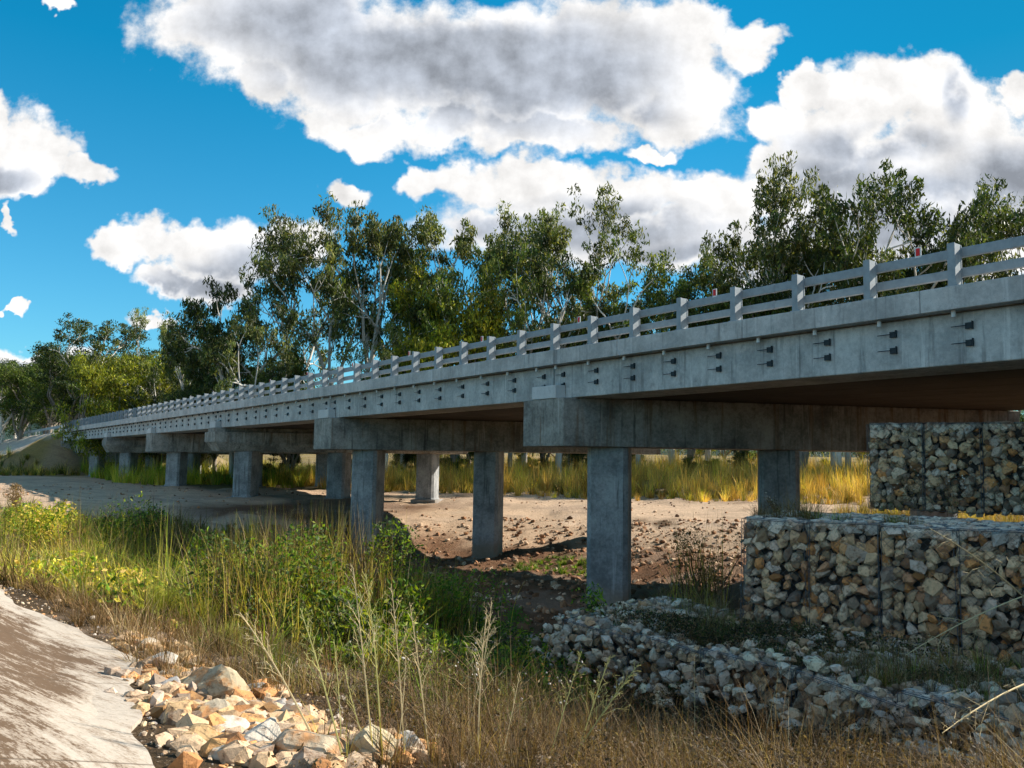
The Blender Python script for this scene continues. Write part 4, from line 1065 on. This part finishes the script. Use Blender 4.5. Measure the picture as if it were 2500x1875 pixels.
for i, (a, b, c, lab) in enumerate(WD): weed(a, b, c, lab, 760 + i, 26 if i < 8 else 8)
for i, (a, b, c, lab) in enumerate([(2230, 1245, 130, 'bare pale twigs in front of the top gabions'), (2330, 1262, 150, 'tangled pale twigs on the middle ledge'), (1900, 1262, 70, 'tiny white headed weed on the ledge by the shaded column')]):
    weed(a, b, c, lab, 790 + i, 10, -1.06)

# ------------------------------------------------------------------ trees
def tree_mesh(seed, kind):
    """returns (bark arrays, leaf arrays) for a tree about one unit high"""
    r = np.random.default_rng(seed); TV = []; TF = []; TC = []; nb = [0]; clumps = []
    P_ = dict(tall=dict(th=.34, nl=4, lean=.10, sp=.66, lv=4, ratio=.68, r0=.014, up=.28, drop=1.0, cl=(.022, .055), nleaf=42, side=.5),
              open=dict(th=.24, nl=4, lean=.12, sp=.78, lv=4, ratio=.68, r0=.016, up=.22, drop=.9, cl=(.024, .06), nleaf=48, side=.6),
              dense=dict(th=.12, nl=5, lean=.06, sp=.70, lv=4, ratio=.66, r0=.016, up=.30, drop=.5, cl=(.04, .08), nleaf=60, side=.9))[kind]
    tone = r.uniform(.85, 1.15)
    def tube(pts, rad, sides):
        pts = np.array([p[:] for p in pts]); n = len(pts); t = np.gradient(pts, axis=0); t /= np.linalg.norm(t, axis=1)[:, None] + 1e-9
        a = np.cross(t, [.31, .77, .55]); a /= np.linalg.norm(a, axis=1)[:, None]; b = np.cross(t, a)
        th = np.arange(sides) * 2 * np.pi / sides
        V = pts[:, None] + (a[:, None] * np.cos(th)[None, :, None] + b[:, None] * np.sin(th)[None, :, None]) * np.array(rad)[:, None, None]
        i = np.arange(n - 1)[:, None] * sides; k = np.arange(sides)[None]; k1 = (k + 1) % sides
        F = np.stack([i + k, i + k1, i + k1 + sides, i + k + sides], 2).reshape(-1, 4) + nb[0]
        TV.append(V.reshape(-1, 3)); TF.append(F); nb[0] += n * sides
        c = np.array([.66, .62, .55]) if kind != 'dense' else np.array([.26, .22, .18])
        TC.append(np.tile(c * r.uniform(.8, 1.1), (n * sides, 1)))
    def grow(p, d, L, rad, lv):
        seg = 4; pts = [p]; dd = d.copy()
        for i in range(seg):
            dd = (dd + Vector(r.normal(0, .13, 3)) + Vector((0, 0, P_['up'] * .12 * (1 if lv else .2)))).normalized()
            pts.append(pts[-1] + dd * L / seg)
        rr = np.linspace(rad, rad * .62, seg + 1); tube(pts, rr, 6 if lv >= 3 else 4)
        if lv <= 1: clumps.append((pts[-1], L))
        if lv == 0: clumps.append((pts[2], L)); return
        nch = int(r.integers(2, 4))
        for k in range(nch):
            sd = Vector(r.normal(size=3)); sd = (sd - dd * sd.dot(dd)).normalized()
            grow(pts[-1], (dd + sd * P_['sp'] * r.uniform(.7, 1.3)).normalized(), L * P_['ratio'] * r.uniform(.8, 1.2), rr[-1] * .78, lv - 1)
        if r.random() < P_['side']:
            sd = Vector(r.normal(size=3)); sd = (sd - dd * sd.dot(dd)).normalized()
            grow(pts[2], (dd * .6 + sd).normalized(), L * .55, rr[2] * .5, max(lv - 2, 0))
    # trunk
    pts = [Vector((0, 0, -.02))]; d = Vector((r.normal(0, P_['lean']), r.normal(0, P_['lean']), 1)).normalized()
    for i in range(5):
        d = (d + Vector((r.normal(0, .05), r.normal(0, .05), .05))).normalized(); pts.append(pts[-1] + d * P_['th'] / 5)
    tube(pts, np.linspace(P_['r0'] * 1.25, P_['r0'], 6), 8)
    for k in range(P_['nl']):
        az = 2 * math.pi * (k + r.uniform(-.3, .3)) / P_['nl']; sd = Vector((math.cos(az), math.sin(az), 0))
        hk = 5 if k < 2 else int(r.integers(2, 6))
        grow(pts[hk], (d + sd * P_['sp'] * r.uniform(.5, 1.2)).normalized(), .24 * r.uniform(.75, 1.2), P_['r0'] * .7, P_['lv'] - 1)
    if kind == 'dense':
        for k in range(14): clumps.append((Vector((r.normal(0, .13), r.normal(0, .13), r.uniform(.06, .5))), .2))
    # clumps of hanging leaves
    cen = np.array([c[0][:] for c in clumps]); n = len(cen); cr = r.uniform(*P_['cl'], n); k = np.repeat(np.arange(n), P_['nleaf'])
    u = r.normal(size=(len(k), 3)); u /= np.linalg.norm(u, axis=1)[:, None]
    Pl = cen[k] + u * (cr[k] * r.uniform(.15, 1, len(k)) ** .6)[:, None] * [1, 1, .62]
    Pl[:, 2] -= cr[k] * .15
    ct = r.uniform(.5, 1.6, n)[k][:, None]
    base = dict(tall=[(.10, .135, .045), (.17, .185, .06), (.05, .08, .03)], open=[(.085, .125, .035), (.14, .16, .05), (.04, .07, .025)], dense=[(.06, .10, .025), (.10, .135, .035), (.03, .055, .018)])[kind]
    lc = pal(base, len(k), r, .3) * ct
    v, f, c = leaves(Pl, r.uniform(.010, .026, len(k)), lc * np.array([1.22, 1.08, .9]), r, .36, .6)
    TVa = np.concatenate(TV); top = max(v[:, 2].max(), TVa[:, 2].max()); w_ = np.percentile(np.abs(v[:, :2]), 97) * 2
    return (TVa / top, np.concatenate(TF), np.concatenate(TC)), (v / top, f, c), w_ / top

TREES = {}
def variant(kind, i, tone=(1, 1, 1)):
    key = (kind, i, tone)
    if key not in TREES:
        if (kind, i) not in TREES: TREES[(kind, i)] = tree_mesh(9000 + i * 13 + dict(tall=0, open=400, dense=800)[kind], kind)
        (a, b, w_) = TREES[(kind, i)]
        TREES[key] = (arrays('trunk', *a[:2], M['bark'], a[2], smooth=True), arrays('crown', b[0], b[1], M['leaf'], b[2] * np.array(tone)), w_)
    return TREES[key]
GREY, DARK, OLIVE_SUN, LIME_SUN = (1, 1, 1), (.6, .68, .55), (3.2, 2.3, .7), (3.3, 2.6, .9)  # sunlit brightness is added to the olive and lime leaf colours
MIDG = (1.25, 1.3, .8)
def tree(tx, ty, Z, wpx, kind, i, tone, label, group='gum trees beyond the bridge', rot=0, lean=0):
    if Z < 90: Z = 90 + (Z - 60) * .5
    q = ray(tx, ty); x, y = q[0] * Z, Z; z0 = hz(x, y) - .2; H = q[2] * Z - z0
    tr, cr, w_ = variant(kind, i, tone)
    root = empty('gum_tree' if kind != 'dense' else 'leafy_tree', (x, y, z0))
    sx = min(max(wpx * Z / FPX / w_ * 1.15, .62 * H), 1.15 * H)
    for nme, me in (('trunk', tr), ('crown', cr)):
        o = link(nme, me, root); 
    root.scale = (sx, sx, H); root.rotation_euler = (0, lean, rot)
    return tag(root, label, 'tree', group)
T_ = [
 (815, 505, 82, 190, 'tall', 0, GREY, 'tall open gum with white forked trunk, left of the tallest pair', 1.0), (900, 488, 84, 210, 'tall', 1, GREY, 'tall open gum with several white stems, right of the tallest pair', 2.2),
 (735, 520, 86, 160, 'tall', 2, GREY, 'thin crowned gum at the left shoulder of the tallest pair', .4),
 (590, 645, 95, 130, 'open', 0, DARK, 'dark gum with a knob of leaves standing clear of its neighbours', .8), (650, 700, 90, 210, 'open', 1, GREY, 'grey green gum filling in left of the tall pair', 3.1),
 (505, 735, 105, 190, 'open', 2, DARK, 'dark gum rising behind the yellow tree, to its right', 2.0), (380, 752, 130, 110, 'tall', 3, (1.5, 1.5, 1.5), 'thin pale gum poking up behind the yellow tree', .2),
 (255, 772, 125, 190, 'open', 3, DARK, 'dark bluish gum topping the left end of the tree line', 1.2), (180, 830, 140, 170, 'dense', 1, DARK, 'dark gum on the outer left shoulder of the tree line', 4.0),
 (245, 845, 112, 190, 'dense', 0, LIME_SUN, 'rounded bright yellow green tree, left half of the bright pair', .5), (350, 850, 115, 180, 'dense', 1, LIME_SUN, 'rounded bright yellow green tree, right half of the bright pair', 2.5),
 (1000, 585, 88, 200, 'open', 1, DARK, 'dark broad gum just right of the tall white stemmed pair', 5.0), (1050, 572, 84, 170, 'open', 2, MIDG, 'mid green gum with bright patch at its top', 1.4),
 (1120, 640, 74, 190, 'dense', 3, OLIVE_SUN, 'olive yellow tree glowing in the sun above the railing', 2.9), (1200, 690, 72, 150, 'dense', 0, OLIVE_SUN, 'lower olive yellow tree at the right of the glowing one', .3),
 (1125, 490, 84, 170, 'tall', 1, GREY, 'open gum with two leaning plumes above the olive tree', 4.4), (1290, 492, 82, 110, 'tall', 2, MIDG, 'narrow gum between the leaning plumes and the tall spire', 3.5),
 (1395, 455, 76, 170, 'tall', 3, GREY, 'spire shaped gum, highest right of the middle', 1.9), (1370, 600, 74, 170, 'open', 3, DARK, 'dark forked gum below the spire, its trunk on the railing', 2.2),
 (1500, 578, 78, 180, 'open', 0, MIDG, 'round headed gum right of the spire', 5.5), (1640, 612, 84, 150, 'open', 1, GREY, 'small grey gum in the dip of the tree line, left one', 1.1),
 (1725, 608, 82, 130, 'open', 2, MIDG, 'small grey gum in the dip of the tree line, middle one', 3.3), (1810, 588, 84, 110, 'tall', 0, GREY, 'spindly gum standing alone at the right of the dip', 4.1),
 (1925, 402, 66, 130, 'tall', 2, GREY, 'leaning gum with a high plume at the left of the right hand group', .6), (1890, 520, 66, 160, 'open', 3, GREY, 'spreading gum under the high plume', 2.8),
 (2030, 415, 64, 190, 'open', 1, DARK, 'dark broad gum in the right hand group, first full crown', .2), (2145, 440, 62, 180, 'open', 2, GREY, 'grey green gum in the middle of the right hand group', 1.7),
 (2290, 430, 62, 190, 'open', 0, DARK, 'dark gum right of the middle of the right hand group', 4.6), (2400, 470, 66, 160, 'tall', 3, GREY, 'open gum with bare forked limbs behind the last railing post', 2.4), (2490, 450, 64, 130, 'tall', 1, GREY, 'gum cut by the right edge of the view', 3.0),
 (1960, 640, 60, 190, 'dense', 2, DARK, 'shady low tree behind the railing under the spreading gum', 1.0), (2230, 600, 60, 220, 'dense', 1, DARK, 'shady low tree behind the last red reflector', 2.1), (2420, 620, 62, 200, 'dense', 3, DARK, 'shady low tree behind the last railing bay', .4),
]
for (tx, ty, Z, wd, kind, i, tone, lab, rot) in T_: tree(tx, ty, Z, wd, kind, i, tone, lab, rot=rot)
rt = np.random.default_rng(4)
FILL = [(0, 885, 150, 200), (60, 880, 150, 200), (130, 868, 148, 200), (210, 858, 142, 200), (300, 850, 138, 200), (400, 850, 132, 190), (450, 830, 112, 160), (540, 830, 104, 160), (640, 840, 98, 160), (950, 800, 92, 160), (1030, 790, 88, 170), (1150, 790, 86, 170), (1250, 760, 84, 150), (1330, 770, 80, 150),
        (1440, 720, 80, 150), (1560, 720, 80, 140), (1680, 720, 80, 140), (1810, 710, 76, 140), (2060, 640, 68, 160), (2330, 600, 66, 160), (490, 900, 104, 160), (610, 890, 98, 160), (720, 880, 92, 160), (400, 930, 110, 140)]
for j, (tx, ty, Z, wd) in enumerate(FILL):
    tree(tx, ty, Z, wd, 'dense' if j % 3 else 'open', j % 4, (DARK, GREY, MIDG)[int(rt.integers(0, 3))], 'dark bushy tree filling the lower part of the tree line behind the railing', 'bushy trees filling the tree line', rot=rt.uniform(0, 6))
for j in range(26):
    tx = -60 + j * 20 + rt.uniform(-15, 15); Z = rt.uniform(150, 215)
    tree(tx, 872 + rt.uniform(-12, 22) - (8 if j > 10 else 0) * 2, Z, rt.uniform(100, 150), 'dense' if j % 2 else 'open', j % 4, DARK, 'dark tree in the wood beyond the far end of the bridge', 'trees of the dark wood at the far left', rot=rt.uniform(0, 6))
# trunk of the tree seen under the deck, right of the shaded column
tree(2027, 560, 74, 120, 'open', 3, GREY, 'tree whose trunk shows under the deck right of the shaded column', rot=1.3)

for j in range(22):
    Z = rt.uniform(91, 104); x = -26 + j * 4.0 + rt.uniform(-1.5, 1.5); px = 1250 + FPX * x / Z
    tree(px, 1120 + .016 * (px - 1250) - FPX * rt.uniform(.2, 2.2) / Z, Z, 110, 'dense', j % 4, (DARK, MIDG, OLIVE_SUN, DARK, GREY)[j % 5], 'low bush among the gum trunks at the back of the golden bank', 'bushes at the back of the golden bank', rot=rt.uniform(0, 6))
# distant wooded ridge
def build_hills():
    xs = np.linspace(-900, 1100, 420); ys = np.linspace(480, 1100, 70); Xg, Yg = np.meshgrid(xs, ys); x, y = Xg.ravel(), Yg.ravel()
    ridge = 62 * np.exp(-((y - 760) / 150) ** 2) * np.clip(.75 - (x + 120) / 620, .33, 1.15)
    z = ridge * (1 + .25 * vnoise(x, y, .008, 2)) + 7 * vnoise(x, y, .03, 3) * np.clip(ridge / 20, 0, 1) + 6.5 * np.abs(vnoise(x, y, .11, 4)) * np.clip(ridge / 20, 0, 1) - 3
    i = np.arange((len(ys) - 1) * len(xs)).reshape(len(ys) - 1, len(xs))[:, :-1].ravel(); n = len(xs)
    C = np.tile([.035, .06, .045], (len(x), 1)) * (1 + vnoise(x, y, .09, 8)[:, None])
    tag(link('hills', arrays('hills', np.c_[x, y, z], np.c_[i, i + 1, i + 1 + n, i + n], M['bark'], C, smooth=True)), kind='structure')
    r = np.random.default_rng(3); n = 7000; px_, py_ = r.uniform(-800, 1000, n), r.uniform(560, 800, n)
    rz = 62 * np.exp(-((py_ - 760) / 150) ** 2) * np.clip(.75 - (px_ + 120) / 620, .33, 1.15)
    zz = rz * (1 + .25 * vnoise(px_, py_, .008, 2)) + 7 * vnoise(px_, py_, .03, 3) * np.clip(rz / 20, 0, 1)
    k = np.repeat(np.arange(n), 22); u = r.normal(size=(len(k), 3)); Pc = np.c_[px_, py_, zz + 6][k] + u * [3.4, 3.4, 3.0]
    v, f, c = leaves(Pc, r.uniform(1.0, 2.4, len(k)), pal([(.035, .06, .035), (.05, .08, .05)], len(k), r), r, .5, 0)
    tag(link('forest', arrays('forest', v, f, M['leaf'], c)), 'wooded ridge far behind at the left', kind='stuff')
build_hills()
for j in range(16):
    Z = rt.uniform(120, 165); x = -10 + j * 8 + rt.uniform(-3, 3); px = 1250 + FPX * x / Z
    tree(px, 1135 - FPX * rt.uniform(6, 10) / Z, Z, 160, 'dense', j % 4, (MIDG, OLIVE_SUN, DARK, GREY)[j % 4], 'low bushy tree beyond the golden bank, seen under the deck', 'low trees beyond the golden bank', rot=rt.uniform(0, 6))

# timber pole with a cross arm beyond the railing
q = ray(295, 935); Zp = 112.0; x, y = q[0] * Zp, Zp; z0 = hz(x, y); zt = ray(295, 935)[2] * Zp
pole = empty('utility_pole', (x, y, z0)); mb = MB(); mb.tube([(0, 0, -.5), (0, 0, zt - z0)], [.17, .12], 8); mb.build('pole', M['rail'], pole)
mb = MB(); mb.hexa([(-1.0, -.06, zt - z0 - .35), (1.0, -.06, zt - z0 - .35), (1.0, .06, zt - z0 - .35), (-1.0, .06, zt - z0 - .35), (-1.0, -.06, zt - z0 - .2), (1.0, -.06, zt - z0 - .2), (1.0, .06, zt - z0 - .2), (-1.0, .06, zt - z0 - .2)]); mb.build('cross_arm', M['rail'], pole)
for dx in (-.9, -.45, .45, .9):
    mb = MB(); mb.tube([(dx, 0, zt - z0 - .2), (dx, 0, zt - z0 + .02)], .05, 6); mb.build('insulator', M['white'], pole)
tag(pole, 'slim grey utility pole with cross arm before the yellow green trees', 'utility pole')
